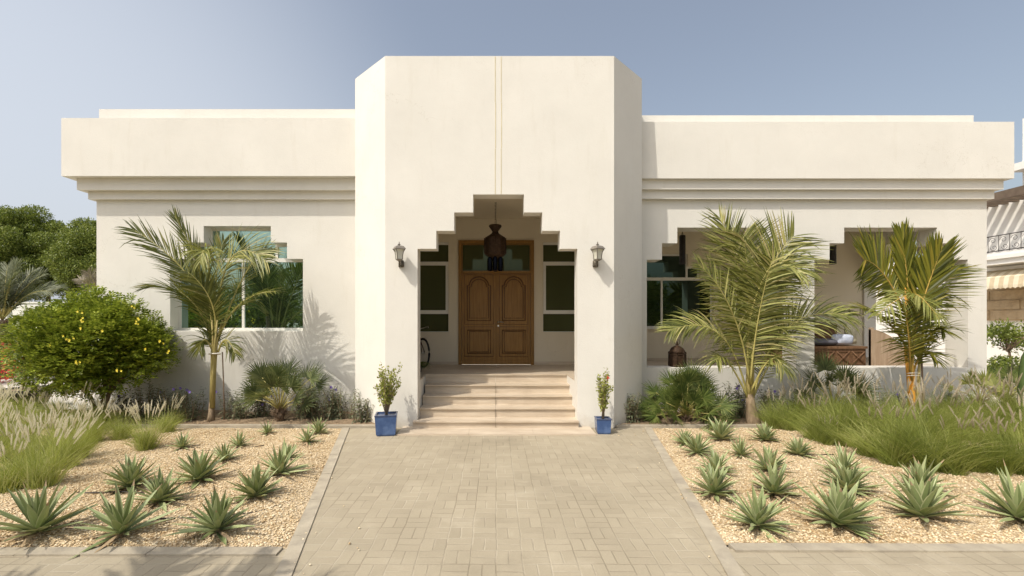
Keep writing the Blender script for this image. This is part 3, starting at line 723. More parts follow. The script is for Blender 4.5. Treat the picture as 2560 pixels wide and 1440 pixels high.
# --- left coconut palm
def left_palm():
    d0 = 8.34; B = G(530, 1055); B.z = 0
    t = thing('coconut_palm', B, 'young coconut palm tied with a white band before the left window', 'palm tree')
    m = MB(); q = lambda x, y, dz=0: P(x, y, d0+dz)
    m.tube([q(527,1058),q(528,1040),q(530,1005)], [.075,.055,.045], 10, 1)
    for i in range(9):
        a = i*.7; dx, dy = math.cos(a), math.sin(a)
        m.tube([q(530+dx*3,1020,dy*.03), q(533+dx*4,930,dy*.04), q(536+dx*6,860,dy*.05), q(540+dx*20,800,dy*.12)], [.030,.024,.02,.014], 7, 0)
    m.build('trunk', ['stem','stem_base'], t)
    m = MB(); m.tube([q(537+14*math.cos(a), 885+1.0*math.sin(a), .10*math.sin(a)) for a in [i*math.pi/8 for i in range(16)]], .012, 6, closed=True)
    m.build('tie', 'rope', t)
    m = MB()
    m.tube([q(556,880,.05),q(559,960,.05),q(561,1052,.05)], .012, 6); m.build('support_stake', 'bark', t)
    S = [
     (((525,850,0),(478,700,-.1),(330,572,-.25)), dict(Lf=.62, droop=.30, n=44, nrm=V((.2,-1,.6)), sweep=(52,72))),
     (((530,845,0),(508,700,.1),(437,540,.15)), dict(Lf=.55, droop=.12, n=40, sweep=(62,78), nrm=V((0,-1,.2)))),
     (((528,850,0),(470,745,-.2),(368,718,-.5)), dict(Lf=.5, droop=.35, n=36, nrm=UP, sweep=(48,68))),
     (((540,850,0),(575,650,-.1),(668,655,-.35)), dict(Lf=.62, droop=.55, n=46, nrm=V((-.3,-1,.5)), mat='coco2', sweep=(40,60))),
     (((545,850,0),(610,690,.1),(668,628,.25)), dict(Lf=.5, droop=.3, n=38, nrm=V((-.3,-1,.5)), sweep=(45,65))),
     (((545,850,0),(600,760,-.2),(690,728,-.5)), dict(Lf=.45, droop=.5, n=34, nrm=UP)),
     (((535,850,0),(540,700,.2),(560,600,.3)), dict(Lf=.45, droop=.12, n=34, sweep=(50,68))),
     (((533,850,0),(520,650,-.2),(500,655,-.45)), dict(Lf=.52, droop=1.7, n=26, mat='yellowfrond', t0=.45)),
     (((535,860,0),(530,760,-.2),(470,680,-.35)), dict(Lf=.5, droop=.4, n=36, nrm=V((0,-1,.5)))),
     (((536,880,0),(528,800,-.1),(520,715,-.2)), dict(Lf=.42, droop=.5, n=40, sweep=(40,65), nrm=V((.1,-1,.2)), t0=.1)),
     (((533,880,0),(512,850,-.1),(498,880,-.2)), dict(Lf=.34, droop=.9, n=20, nrm=V((0,-1,.6)), t0=.1)),
     (((545,880,0),(566,850,-.1),(590,890,-.2)), dict(Lf=.34, droop=.9, n=20, nrm=V((0,-1,.6)), t0=.1)),
    ]
    add_fronds(t, S, 'coco', 'rachis', d0)
left_palm()
# --- big right coconut palm
def right_palm():
    d0 = 8.15; B = G(1880, 1062); B.z = 0
    t = thing('coconut_palm', B, 'tall pale coconut palm with drooping side fronds before the first verandah opening', 'palm tree')
    q = lambda x, y, dz=0: P(x, y, d0+dz); m = MB()
    m.tube([q(1882,1070),q(1880,1050),q(1877,1010),q(1874,985)], [.13,.10,.078,.06], 12, 1)
    m.tube([q(1895,1068,-.05),q(1888,1040,-.03),q(1879,1000)], [.07,.06,.03], 8, 1)
    m.tube([q(1874,1000),q(1870,960),q(1872,880)], [.055,.04,.03], 8, 0); m.tube([q(1878,1000),q(1880,950,-.02),q(1884,860,-.05)], [.055,.035,.026], 8, 0)
    m.build('trunk', ['stem','stem_base'], t)
    S = [
     (((1876,960,-.05),(1884,760,-.25),(1985,590,-.45)), dict(Lf=.92, droop=.34, n=72, nrm=V((-.1,-1,.1)), sweep=(8,48), r0=.026, t0=.16, w=.030, broken=.12, curl=.3)),
     (((1872,960,0),(1862,740,.05),(1800,545,.15)), dict(Lf=.76, droop=.26, n=66, nrm=V((.1,-1,.1)), sweep=(14,66), r0=.024, t0=.2, w=.028)),
     (((1874,965,0),(1872,740,-.12),(1858,590,-.25)), dict(Lf=.90, droop=.36, n=66, sweep=(10,42), nrm=V((0,-1,0)), t0=.2, w=.030, broken=.1, curl=.3)),
     (((1876,960,-.1),(1895,800,-.3),(1930,650,-.6)), dict(Lf=.72, droop=.7, n=48, sweep=(12,40), nrm=V((-.05,-1,.1)), w=.030, t0=.12, broken=.2)),
     (((1876,960,.05),(1905,760,.2),(1962,640,.4)), dict(Lf=.70, droop=.5, n=50, sweep=(15,45), w=.030, curl=.3)),
     (((1870,1000,0),(1800,838,-.3),(1672,828,-.6)), dict(Lf=.52, droop=.75, n=46, nrm=V((.3,-.8,.8)), t0=.3)),
     (((1882,1000,0),(1965,822,-.2),(2125,790,-.5)), dict(Lf=.62, droop=.8, n=52, nrm=V((-.3,-.8,.8)), t0=.3, w=.032)),
     (((1880,1000,.05),(1935,890,.2),(1995,800,.35)), dict(Lf=.45, droop=.8, n=34, nrm=UP)),
     (((1872,1000,.0),(1820,905,-.2),(1790,905,-.4)), dict(Lf=.42, droop=1.2, n=26, nrm=UP, t0=.35)),
     (((1874,960,-.1),(1830,780,-.35),(1745,660,-.6)), dict(Lf=.5, droop=.5, n=44, nrm=V((.3,-1,.4)))),
     (((1878,980,-.1),(1925,900,-.35),(1960,925,-.6)), dict(Lf=.42, droop=1.4, n=24, nrm=UP, t0=.4)),
     (((1878,960,-.1),(1915,700,-.3),(2020,690,-.7)), dict(Lf=.55, droop=.9, n=40, nrm=V((-.2,-1,.5)), mat='yellowfrond' if False else 'coco2', t0=.35)),
    ]
    add_fronds(t, S, 'coco2', 'rachis', d0)
right_palm()
# --- third palm with orange stem
def third_palm():
    d0 = 8.2; B = G(2286, 1060); B.z = 0
    t = thing('coconut_palm', B, 'dark green coconut palm with orange stem and string tie near the right corner', 'palm tree')
    q = lambda x, y, dz=0: P(x, y, d0+dz); m = MB()
    m.tube([q(2285,1062),q(2284,1020),q(2281,940),q(2272,820),q(2262,720)], [.05,.038,.033,.026,.016], 8, 0)
    m.tube([q(2280,1060,.03),q(2271,940,.02),q(2262,860)], [.045,.03,.02], 7, 0)
    m.tube([q(2288,1062,-.03),q(2297,950,-.02),q(2300,860)], [.04,.024,.018], 7, 1)
    m.build('trunk', ['orange','stem'], t)
    m = MB()
    for yy in (934, 940): m.tube([q(2284+17*math.cos(a), yy+1.5*math.sin(a), .13*math.sin(a)) for a in [i*math.pi/8 for i in range(16)]], .006, 5, closed=True)
    m.build('tie', 'rope', t)
    m = MB(); m.tube([q(2303,860,.05),q(2306,950,.05),q(2310,1058,.05)], .014, 6); m.build('support_stake', 'bark', t)
    S = [
     (((2272,800,0),(2268,700,0),(2254,590,.0)), dict(Lf=.58, droop=.02, n=60, sweep=(58,80), nrm=V((0,-1,0)), w=.052, flat=.05, t0=.25, broken=0)),
     (((2270,800,0),(2212,690,-.1),(2160,650,-.3)), dict(Lf=.70, droop=.12, n=64, sweep=(18,48), nrm=V((.3,-1,.2)), w=.042, flat=.08, t0=.2)),
     (((2276,850,0),(2318,720,-.1),(2352,628,-.2)), dict(Lf=.58, droop=.06, n=62, sweep=(46,74), nrm=V((-.2,-1,.1)), w=.050, flat=.07, t0=.2, broken=0)),
     (((2276,850,.1),(2330,740,.1),(2385,665,.15)), dict(Lf=.66, droop=.15, n=56, sweep=(22,56), nrm=V((-.3,-1,.2)), w=.024, flat=.1)),
     (((2272,880,0),(2215,800,-.25),(2150,770,-.55)), dict(Lf=.45, droop=.35, n=38, nrm=UP)),
     (((2276,890,0),(2330,830,-.2),(2362,830,-.4)), dict(Lf=.42, droop=.5, n=34, nrm=UP)),
     (((2272,800,-.05),(2272,740,-.3),(2190,790,-.8)), dict(Lf=.42, droop=1.0, n=24, nrm=V((0,-1,1)), mat='yellowfrond', t0=.4, w=.034)),
     (((2274,800,-.05),(2285,735,-.3),(2350,800,-.7)), dict(Lf=.40, droop=.9, n=22, nrm=V((0,-1,1)), mat='yellowfrond', t0=.4, w=.034)),
     (((2276,930,-.03),(2272,850,-.3),(2262,760,-.35)), dict(Lf=.55, droop=.4, n=44, sweep=(5,40), nrm=V((0,-1,.1)), w=.026)),
     (((2280,950,-.03),(2286,850,-.2),(2300,760,-.3)), dict(Lf=.50, droop=.45, n=40, sweep=(5,40), nrm=V((0,-1,.1)), w=.026)),
     (((2300,900,.1),(2310,760,.2),(2300,680,.3)), dict(Lf=.42, droop=.3, n=34, sweep=(20,60))),
     (((2276,900,.0),(2300,800,.1),(2345,720,.2)), dict(Lf=.50, droop=.3, n=46, sweep=(20,50), nrm=V((-.2,-1,.1)), t0=.12)),
     (((2280,940,.0),(2310,880,-.1),(2345,905,-.3)), dict(Lf=.36, droop=.5, n=26, nrm=V((0,-1,.6)), t0=.15)),
    ]
    add_fronds(t, S, 'coco3', 'rachis_o', d0)
third_palm()

# --- fan palms
def fan(base, hub, r, nrm, n=24, span=230, droop=.2, w=.022):
    mb = MB(); d = (hub-base).normalized()
    mid = (base+hub)/2+V((0,0,.05))
    mb.tube([base, mid, hub], [.009,.007,.005], 5, 1)
    S = d.cross(nrm).normalized()
    for i in range(n):
        a = rad(-span/2+span*i/(n-1)); D = (d*math.cos(a)+S*math.sin(a)+nrm*R.uniform(-.08,.14)).normalized()
        ln = r*(1-.25*abs(a)/2.2)*R.uniform(.88,1.06); q = []; pos = hub.copy(); dd = D.copy()
        for k in range(5):
            q.append(pos.copy()); pos = pos+dd*ln/4; dd = (dd+V((0,0,-1))*droop*R.uniform(.05,.35)*(k+1)/2).normalized()
        mb.ribbon(q, [w*.35,w,w*.9,w*.5,w*.06], (nrm+D*.1).normalized(), 0)
    return mb
def fan_palm(px, py, d, size, n, label, mat='fan', trunk_h=.2, seed=0, spread=1.0, name='fan_palm', up=.15, hub_r=(.45,.78), fr=(.34,.44)):
    R.seed(seed+50); B = P(px, py, d); B.z = 0
    t = thing(name, B, label, 'palm')
    m = MB(); m.tube([B, B+V((0,0,trunk_h))], [.05*size+.02,.045*size+.02], 9)
    for i in range(80):
        a = R.uniform(0,6.28); z = R.uniform(.0, trunk_h); o_ = R.uniform(.09,.17); m.tube([B+V((.045*math.cos(a),.045*math.sin(a),z)), B+V((o_*math.cos(a),o_*math.sin(a),z+R.uniform(.04,.13)))], [.014,.003], 4)
    m.build('trunk', 'palmbark', t)
    for i in range(n):
        az = i*2.399+R.uniform(-.3,.3); el = up+(1.35-up)*((i+.5)/n)**.9
        D = V((math.cos(az)*math.cos(el)*spread, math.sin(az)*math.cos(el)*.8, math.sin(el))); D.normalize()
        hub = B+V((0,0,trunk_h))+D*size*R.uniform(*hub_r)
        nr = V((D.x*-.4, -.6, 1-D.z*.6)); nr = (nr-D*nr.dot(D)).normalized()
        fan(B+V((0,0,trunk_h*.9)), hub, size*R.uniform(*fr), nr, 26, R.uniform(150,230), .25).build('fan_leaf', [mat,'rachis'], t)
fan_palm(700, 1055, 8.38, .98, 26, 'fan palm with stiff grey green leaves below the left window', 'fan', .22, 1, 1.15, up=.25, hub_r=(.40,.80))
fan_palm(1715, 1066, 8.30, 1.08, 60, 'broad bushy fan palm right of the entrance block', 'fan2', .10, 2, 1.15, up=-.05, hub_r=(.22,.66), fr=(.30,.38))
fan_palm(2082, 1040, 8.60, .95, 15, 'fan palm rising from the grass under the pier between the verandah openings', 'fan', .25, 3, 1.0)
fan_palm(2448, 1050, 8.35, .62, 10, 'small yellowing fan palm beside the right corner of the villa', 'yellowfrond', .40, 4, .9)
fan_palm(2520, 1052, 8.45, .68, 9, 'small green fan palm at the right edge of the planting', 'fan2', .45, 6, .9)

# --- leafy crowns
def sprig(mb, p, D, n, ln, w, mi=0, up=V((0,0,1))):
    S = D.cross(up)
    if S.length < .05: S = V((1,0,0))
    S.normalize(); Nn = S.cross(D).normalized()
    for k in range(n):
        u = (k+1)/n; q = p+D*ln*1.9*u
        for sd in (-1,1):
            dd = (S*sd*.9+D*.6+Nn*R.uniform(-.35,.3)).normalized(); mb.leaf(q, dd, (Nn+V((R.uniform(-.3,.3),R.uniform(-.3,.3),0))).normalized(), ln*R.uniform(.8,1.15), w, mi)
def rsph():
    while True:
        v = V((R.uniform(-1,1),R.uniform(-1,1),R.uniform(-1,1)))
        if .05 < v.length <= 1: return v.normalized()
def flowering_shrub():
    R.seed(11); d0 = 8.25; B = P(232, 1050, d0); B.z = 0
    t = thing('flowering_shrub', B, 'big rounded green shrub with yellow flowers left of the villa', 'shrub')
    C = P(228, 866, d0-.05); rx, ry, rz = 1.10, 1.0, .80
    m = MB(); q = lambda x, y, dz=0: P(x, y, d0+dz)
    for pts, r in (([(255,1045,0),(272,985,0),(320,925,.1),(350,870,.2)], .045), ([(245,1045,0),(225,990,-.1),(160,930,-.2),(110,880,-.3)], .045), ([(250,1045,.05),(262,970,.1),(258,900,.2),(240,820,.2)], .04), ([(262,1000,0),(235,955,-.1),(200,900,-.2)], .03), ([(272,985,0),(278,930,-.15),(300,850,-.3)], .028), ([(240,1030,0),(262,990,-.2),(225,925,-.3)], .026)):
        P_ = [q(*a) for a in pts]; m.tube(P_, [r*(1-.7*i/(len(P_)-1)) for i in range(len(P_))], 7)
    m.build('trunk', 'bark', t)
    lumps = [(C+V((0,0,.02)), V((rx*.80,ry*.8,rz*.80)))]
    for i in range(58):
        s = rsph(); s.z = s.z*.9; c = C+V((s.x*rx*.78, s.y*ry*.75, s.z*rz*.76)); r = R.uniform(.26,.40); lumps.append((c, V((r,r,r*.8))))
    lumps += [(P(375,905,d0), V((.36,.3,.3))), (P(400,880,d0), V((.25,.25,.22))), (P(92,905,d0), V((.3,.3,.26))), (P(222,760,d0), V((.28,.25,.22))), (P(300,775,d0), V((.30,.25,.2)))]
    m = MB(); fl_ = MB(); fpos = []
    for li, (c, r) in enumerate(lumps):
        k = 3600 if li == 0 else int(120*(r.x/.33)**2)
        for i in range(k):
            s = rsph(); rr = R.uniform(.82,1.08) if li else R.uniform(.5,1.05); p = c+V((s.x*r.x,s.y*r.y,s.z*r.z))*rr
            if p.y > d0+1.0 and R.random() < .6: continue
            ppx = CX+p.x*F/p.y
            if p.z < .36+.1*R.random()+max(0, (ppx-225)/200)*.62+max(0, (120-ppx)/110)*.25: continue
            D = (s+V((0,0,.35))+rsph()*.6).normalized()
            sprig(m, p, D, 3, .064, .034)
            if li and i % 60 == 7 and s.z > -.3: fpos.append(p+s*.05)
    # long shoots
    for i in range(60):
        s = rsph(); s.z = abs(s.z)*.8+.1; s.normalize(); p = C+V((s.x*rx,s.y*ry,s.z*rz))*.97
        D = (s*.7+V((0,0,.9))+rsph()*.3).normalized(); sprig(m, p, D, 6, .05, .026)
    m.build('foliage', 'shrub', t)
    R.shuffle(fpos)
    for px, py in ((180,850),(165,843),(200,782),(205,800),(203,822),(345,800),(345,805),(405,855),(360,875),(425,880),(55,955),(128,858),(45,890),(260,830),(195,905),(330,770),(300,925)):
        fpos.insert(0, P(px, py, d0-1.05+R.uniform(0,.15) if 100 < px < 330 else d0-.55))
    for p in fpos[:19]:
        for j in range(R.randint(2,4)):
            o = p+rsph()*.035
            for k in range(5):
                a = k*1.257+R.random(); fl_.leaf(o, V((math.cos(a),-.5,math.sin(a))).normalized(), V((0,-1,.3)), .024, .019)
    fl_.build('blossom', 'petal_y', t)
flowering_shrub()
def tree(name, label, base, trunk_h, lumps, mat, leaf, dens, cat='tree', group=None, tr=.18, flat=.75, nleaf=3):
    t = thing(name, base, label, cat, group)
    m = MB(); top = base+V((0,0,trunk_h)); m.tube([base, base+V((.1,0,trunk_h*.5)), top], [tr,tr*.8,tr*.6], 9)
    for c, r in lumps[:7]: m.tube([top-V((0,0,.2)), (top+c)/2+rsph()*.2, c], [tr*.5,tr*.3,tr*.1], 6)
    m.build('trunk', 'bark', t)
    m = MB()
    for c, r in lumps:
        for i in range(int(dens*r*r)):
            s = rsph(); rr = R.uniform(.72,1.06) if R.random() < .8 else R.uniform(.3,.8)
            p = c+V((s.x,s.y,s.z*flat))*r*rr
            for k in range(nleaf):
                D = (s*.6+rsph()*.8+V((0,0,.25))).normalized(); m.leaf(p+rsph()*leaf*.6, D, (s+rsph()*.6).normalized(), leaf*R.uniform(.7,1.2), leaf*.42)
    m.build('crown', mat, t); return t
def lump_set(c, rx, rz, n, r0, r1, ry=None):
    out = []
    for i in range(n):
        s = rsph(); out.append((c+V((s.x*rx, s.y*(ry or rx), s.z*rz))*R.uniform(.45,1), R.uniform(r0, r1)))
    return out
R.seed(21)
def bg_tree(px, ptop, pbot, wpx, d, label, n=26):
    c = P(px, (ptop+pbot)/2, d); rz = (pbot-ptop)/2*d/F; rx = wpx/2*d/F
    b = V((c.x, c.y, 0)); tree('tree', label, b, max(1.5, c.z-rz*.6), lump_set(c, rx*.80, rz*.80, int(n*1.9), .34, .85, rx*.7), 'tree', .12, 1150, group='dense trees beyond the boundary wall')
bg_tree(10, 505, 790, 190, 25, 'dense dark tree behind the boundary wall at the left edge of the picture', 34)
bg_tree(120, 505, 790, 210, 26.5, 'tallest bushy green tree above the middle of the boundary wall', 38)
bg_tree(222, 515, 780, 150, 25, 'green tree whose crown meets the left corner of the villa', 28)
bg_tree(-130, 500, 790, 200, 25, 'bushy tree outside the left edge of the picture behind the wall', 20)
# boundary wall
bw = MB(); bw.box(-40, -8.2, 20.6, 20.85, 0, E+(800-758)*20.6/F); bw.box(-40, -8.2, 20.56, 20.89, E+(800-758)*20.6/F+.001, E+(800-758)*20.6/F+.06)
for x in range(-38, -9, 4): bw.box(x-.2, x+.2, 20.5, 20.598, 0, E+.70)
tag(bw.build('boundary_wall', 'white_wall'), 'low white garden wall behind the shrub on the left', 'wall')
# date palms at left
def date_palm(px, ph, d, label, n, Lr, mat, crown_px, seed, th=.2, dn=0):
    R.seed(seed); C = P(*crown_px, d); B = V((C.x, C.y, 0)); t = thing('date_palm', B, label, 'palm tree')
    m = MB(); m.tube([B, B+V((0,0,C.z*.5)), C], [th*1.2,th,th*.9], 10)
    for i in range(120):
        a = i*2.4; z = C.z*(i/120); m.tube([B+V((th*math.cos(a),th*math.sin(a),z)), B+V((th*1.35*math.cos(a),th*1.35*math.sin(a),z+.12))], [.05,.02], 4)
    m.build('trunk', 'palmbark', t)
    for i in range(n):
        az = i*2.399; el = .62+.8*((i+.5)/n); D = V((math.cos(az)*math.cos(el), math.sin(az)*math.cos(el), math.sin(el)))
        e = C+D*Lr; e.z -= Lr*.18*math.cos(el); mid = C+D*Lr*.5+V((0,0,Lr*.12*math.cos(el)))
        nr = V((-D.x*.5,-.9,.6))
        frond(C, mid, e, Lr*.26, 34+dn, .12, nr, .035, .025, .15, mats=(0,1), sweep=(38,60)).build('frond', [mat,'rachis'], t)
date_palm(0, 0, 14.6, 'date palm with grey green feather fronds at the left edge', 17, 1.95, 'date', (6, 800), 5, .22, 16)
date_palm(0, 0, 16.8, 'greyish dry date palm just left of the villa corner', 10, 1.45, 'deadfrond', (262, 770), 6)
# bougainvillea at left edge
R.seed(33)
c = P(-18, 900, 13.5)
t = tree('bougainvillea', 'red and pink flowering bush at the left edge', V((c.x,c.y,0)), .4, lump_set(c+V((0,0,-.1)), .55, .5, 12, .22, .36), 'shrub', .07, 900, 'bush', tr=.05)
m = MB()
for i in range(900):
    s = rsph(); p = c+V((s.x*.75,s.y*.75,s.z*.65-.05)); m.leaf(p, rsph(), s, .07, .06)
m.build('blossom', 'petal_r', t)
# bowl planter with bonsai
def bowl():
    R.seed(4); d = 9.7; c = P(62, 1010, d); c.z = 0; t = thing('bowl_planter', c, 'wide dark bowl planter with a stubby trunk behind the pale grass', 'planter')
    h = E+(800-972)*d/F; m = MB()
    m.lathe([(.25,0),(.34,.06),(.44,h*.7),(.46,h),(.43,h+.01),(.42,h-.05)], c, 24); m.build('bowl', 'dark', t)
    m = MB(); m.lathe([(.1,h-.02),(.42,h-.03)][::-1]+[(.01,h-.01)], c, 20); m.build('soil_top', 'soil', t)
    m = MB(); m.tube([c+V((.02,0,h-.03)), c+V((-.03,0,h+.12)), c+V((-.0,0,h+.26))], [.07,.05,.03], 8); m.build('stem', 'twig', t)
    m = MB()
    for i in range(260): 
        p = c+V((0,0,h+.30))+rsph()*.16; m.leaf(p, rsph(), rsph(), .06, .035)
    m.build('foliage', 'shrub', t)
bowl()

# --- ruellia and small leafy plants along the walls
def ruellia_mb(h, n, rx, flowers, seed, leaf=.11):
    R.seed(seed); m = MB()
    for i in range(n):
        a = R.uniform(0,6.28); r = R.uniform(0,rx); b = V((r*math.cos(a), r*.45*math.sin(a), 0)); hh = h*R.uniform(.55,1.05)
        lean = V((R.uniform(-.35,.35),R.uniform(-.3,.2),1)).normalized(); pts = [b, b+lean*hh*.5, b+lean*hh+V((R.uniform(-.06,.06),0,0))]
        m.tube(pts, [.005,.004,.002], 4, 1)
        K = int(hh/.045)
        for k in range(1, K+1):
            u = k/K; p = pts[0].lerp(pts[2], u); az = k*1.57+R.uniform(-.4,.4)
            for s in (0, math.pi):
                D = V((math.cos(az+s), math.sin(az+s)*.8, R.uniform(-.25,.55))).normalized()
                ln = leaf*R.uniform(.6,1.1)*(1-.35*u)
                q = [p, p+D*ln*.5, p+D*ln+V((0,0,-ln*.3))]; m.ribbon(q, [.008,.024,.002], V((0,-.2,1)), 0)
        if i < flowers:
            p = pts[2]+V((0,-.02,.01))
            for k in range(5):
                a2 = k*1.257; m.leaf(p, V((math.cos(a2),-.4,math.sin(a2))).normalized(), V((0,-1,.2)), .035, .032, 2)
    return m
def ruellia(px, d, h, n, rx, fl, label, seed):
    n = int(n*(1.4 if 320 < px < 890 or px > 1600 else .8))
    c = V(((px-CX)*d/F, d, .01)); m = ruellia_mb(h, n, rx, fl, seed); m.v = [(x+c.x,y+c.y,z+c.z) for x,y,z in m.v]
    e = thing('ruellia_plant', c, label, 'plant', 'purple flowered plants along the villa wall'); 
    lf, fw = MB(), MB()
    for f, mi, sm in zip(m.f, m.m, m.sm):
        tgt = fw if mi == 2 else lf; b = len(tgt.v); tgt.v += [m.v[i] for i in f]; tgt.f.append(tuple(range(b, b+len(f)))); tgt.m.append(0 if mi == 2 else mi); tgt.sm.append(False)
    lf.build('foliage', ['ruellia','twig'], e)
    if fl: fw.build('blossom', 'petal_p', e)
for a in [(310,8.55,.62,26,.28,1,'wispy narrow leaved plant in the shade of the big shrub'),
          (385,8.60,.66,30,.32,1,'dark narrow leaved plant between the big shrub and the left palm'),
          (462,8.45,.60,40,.36,5,'leafy clump with a purple flower just left of the left palm'),
          (596,8.55,.56,28,.32,2,'thin plant just right of the left palm trunk'),
          (655,8.75,.50,26,.32,2,'sparse plant behind the left side of the grey fan palm'),
          (775,8.60,.56,44,.36,1,'dense narrow leaved clump right of the grey fan palm'),
          (838,8.45,.62,36,.30,3,'tall wispy clump with purple buds under the palm shadow'),
          (905,8.25,.52,26,.20,0,'small wispy plant at the foot of the left chamfered wall'),
          (1580,8.25,.52,24,.22,0,'small leafy plant at the foot of the right chamfered wall'),
          (1845,8.70,.66,34,.26,12,'clump with many purple flowers behind the tall pale palm trunk'),
          (1925,8.75,.52,30,.30,2,'leafy clump right of the tall pale palm trunk'),
          (2010,8.75,.50,26,.30,2,'thin clump left of the fan palm below the pier'),
          (2160,8.75,.52,30,.35,3,'clump with purple buds right of the fan palm below the pier'),
          (2240,8.85,.46,26,.30,3,'low clump with purple flowers left of the orange stemmed palm'),
          (2375,8.70,.46,26,.30,3,'low clump with purple flowers right of the orange stemmed palm')]:
    ruellia(*a, seed=int(a[0]))

# --- fountain grass
def grass_mb(seed, h=.62, r=.14, n=520, lean=(0,0), spread=.62, plumes=22, ph=1.12, w=.0052):
    R.seed(seed); b = MB(); p_ = MB()
    tufts = [(R.uniform(0,6.28), R.uniform(.0,1.15)*spread, R.uniform(.75,1.15)) for _ in range(26)]
    for i in range(n):
        tf = tufts[i % 26]
        a = R.uniform(0,6.28); rr = r*math.sqrt(R.random()); o = V((rr*math.cos(a), rr*math.sin(a), 0))
        a2 = tf[0]+R.uniform(-.35,.35); tilt = tf[1]*R.uniform(.7,1.2)+R.uniform(0,.12)
        if i % 9 == 0: a2 = R.uniform(0,6.28); tilt = R.uniform(.2,1.5)*spread
        D = V((math.cos(a2)*tilt+lean[0], math.sin(a2)*tilt+lean[1], 1)).normalized(); ln = h*R.uniform(.65,1.2)*tf[2]
        q = []; pos = o.copy(); d = D.copy()
        out = V((math.cos(a2)+lean[0]*2, math.sin(a2)+lean[1]*2, 0))
        for k in range(6):
            q.append(pos.copy()); pos = pos+d*ln/5; d = (d+out*.13*(k+.5)/2.5*(.4+tilt)+V((0,0,-.10*(k)/2.0))).normalized()
        b.ribbon(q, [w,w,w*.9,w*.75,w*.5,w*.12], V((math.sin(a2+1),-math.cos(a2+1),.4)), 0)
    for i in range(plumes):
        a2 = R.uniform(0,6.28); tilt = R.random()*(.30 if h > .63 else .34)
        D = V((math.cos(a2)*tilt+lean[0]*1.2, math.sin(a2)*tilt+lean[1]*1.2, 1)).normalized(); ln = h*ph*R.uniform(.85,1.25)
        s0 = V((r*.5*math.cos(a2), r*.5*math.sin(a2), 0)); mid = s0+D*ln*.55; out = V((math.cos(a2)*.35+lean[0], math.sin(a2)*.35+lean[1], 0))
        e = mid+(D+out*.35).normalized()*ln*.4; b.ribbon([s0, mid, e], [.004,.003,.002], V((0,-1,0)), 0)
        d = ((e-mid).normalized()+out*.25).normalized(); PL = R.uniform(.13,.22); K = 60
        for k in range(K):
            u = k/K; pp = e+d*PL*u+out*PL*u*u*.25; rd = .009*math.sin(math.pi*min(1,u*.85+.15))**.7
            az = k*2.4; sd = V((math.cos(az), math.sin(az), .0)); DD = (sd*.55+d).normalized()
            p_.leaf(pp-sd*.0, DD, V((0,-1,.1)), rd*2.9+.006, .0048)
        p_.tube([e, e+d*PL*.5+out*PL*.06, e+d*PL+out*PL*.25], [.003,.004,.0015], 5)
    return b, p_
GV = [grass_mb(100+i, lean=(.05*(i-1),-.05), n=560, spread=.75, plumes=26) for i in range(4)]
GR = [grass_mb(200+i, h=.70, r=.13, lean=(-.10+.06*i,-.04), n=520, spread=.78, plumes=11, ph=1.12) for i in range(4)]
def join_at(dst, src, c, sc, rot):
    ca, sa = math.cos(rot)*sc, math.sin(rot)*sc; b = len(dst.v)
    dst.v += [(x*ca-y*sa+c.x, x*sa+y*ca+c.y, z*sc+c.z) for x,y,z in src.v]
    dst.f += [tuple(b+i for i in f) for f in src.f]; dst.m += src.m; dst.sm += src.sm
def grass_mass(spots, VS, label, mats, seed, rots=.5, cat='ornamental grass'):
    R.seed(seed); b, p_ = MB(), MB()
    for px, py, sc in spots:
        if seed == 8: sc *= .84 if py > 1070 else .70
        sc *= R.uniform(.80, 1.12); c = G(px, py); s = R.choice(VS); r = R.uniform(-rots, rots)
        join_at(b, s[0], c, sc, r); join_at(p_, s[1], c, sc, r)
    o = b.build('fountain_grass', mats[0]); tag(o, label, cat, kind='stuff')
    pl = p_.build('plume', mats[1], o); pl['kind'] = 'stuff'
grass_mass([(20,1235,1.05),(105,1225,1.0),(-60,1200,1.1),(60,1180,1.1),(160,1175,1.0),(0,1150,1.05),(110,1140,1.05),(190,1150,.9),(-50,1120,1.1),(55,1110,1.0),(160,1105,1.05),(235,1105,.85),(-10,1080,1.05),(90,1078,1.1),(190,1075,1.0),(265,1072,.7),(40,1058,1.1),(140,1056,1.1),(235,1055,.95),(-40,1060,1.0),(0,1045,1.1),(-120,1140,1.1),(-130,1060,1.1)],
           GV, 'pale flowering fountain grass massed in front of the big shrub', ('grass','plume'), 8, 3)
grass_mass([(1975,1080,.85),(2040,1108,.95),(2010,1062,.95),(2105,1118,1.0),(2080,1070,1.0),(2140,1088,1.0),(2175,1145,1.0),(2235,1165,1.0),(2200,1100,1.0),(2150,1055,1.0),(2265,1110,1.0),(2320,1175,1.0),(2235,1062,1.0),(2310,1120,1.05),(2385,1185,.95),(2310,1062,.95),(2370,1115,1.0),(2440,1182,.95),(2380,1062,.95),(2440,1110,1.0),(2500,1190,.9),(2450,1060,1.0),(2510,1110,1.0),(2560,1190,.9),(2530,1062,1.0),(2580,1110,1.0),(2600,1060,1.0),(2640,1150,1.0)],
           GR, 'deep green fountain grass massed along the right side of the garden', ('grass2','plume2'), 9, .35)
def clump(px, py, sc, VS, i, mats, label, rot=0):
    c = G(px, py); e = thing('fountain_grass', c, label, 'ornamental grass', 'single fountain grass clumps')
    b, p_ = MB(), MB(); join_at(b, VS[i][0], c, sc, rot); join_at(p_, VS[i][1], c, sc, rot)
    b.build('blades', mats[0], e); p_.build('plume', mats[1], e)
clump(368, 1130, .78, GV, 1, ('grass','plume'), 'separate pale fountain grass clump standing alone on the left gravel')
clump(300, 1100, .62, GV, 2, ('grass','plume'), 'short grass clump between the grass mass and the lone clump on the left gravel', 1)
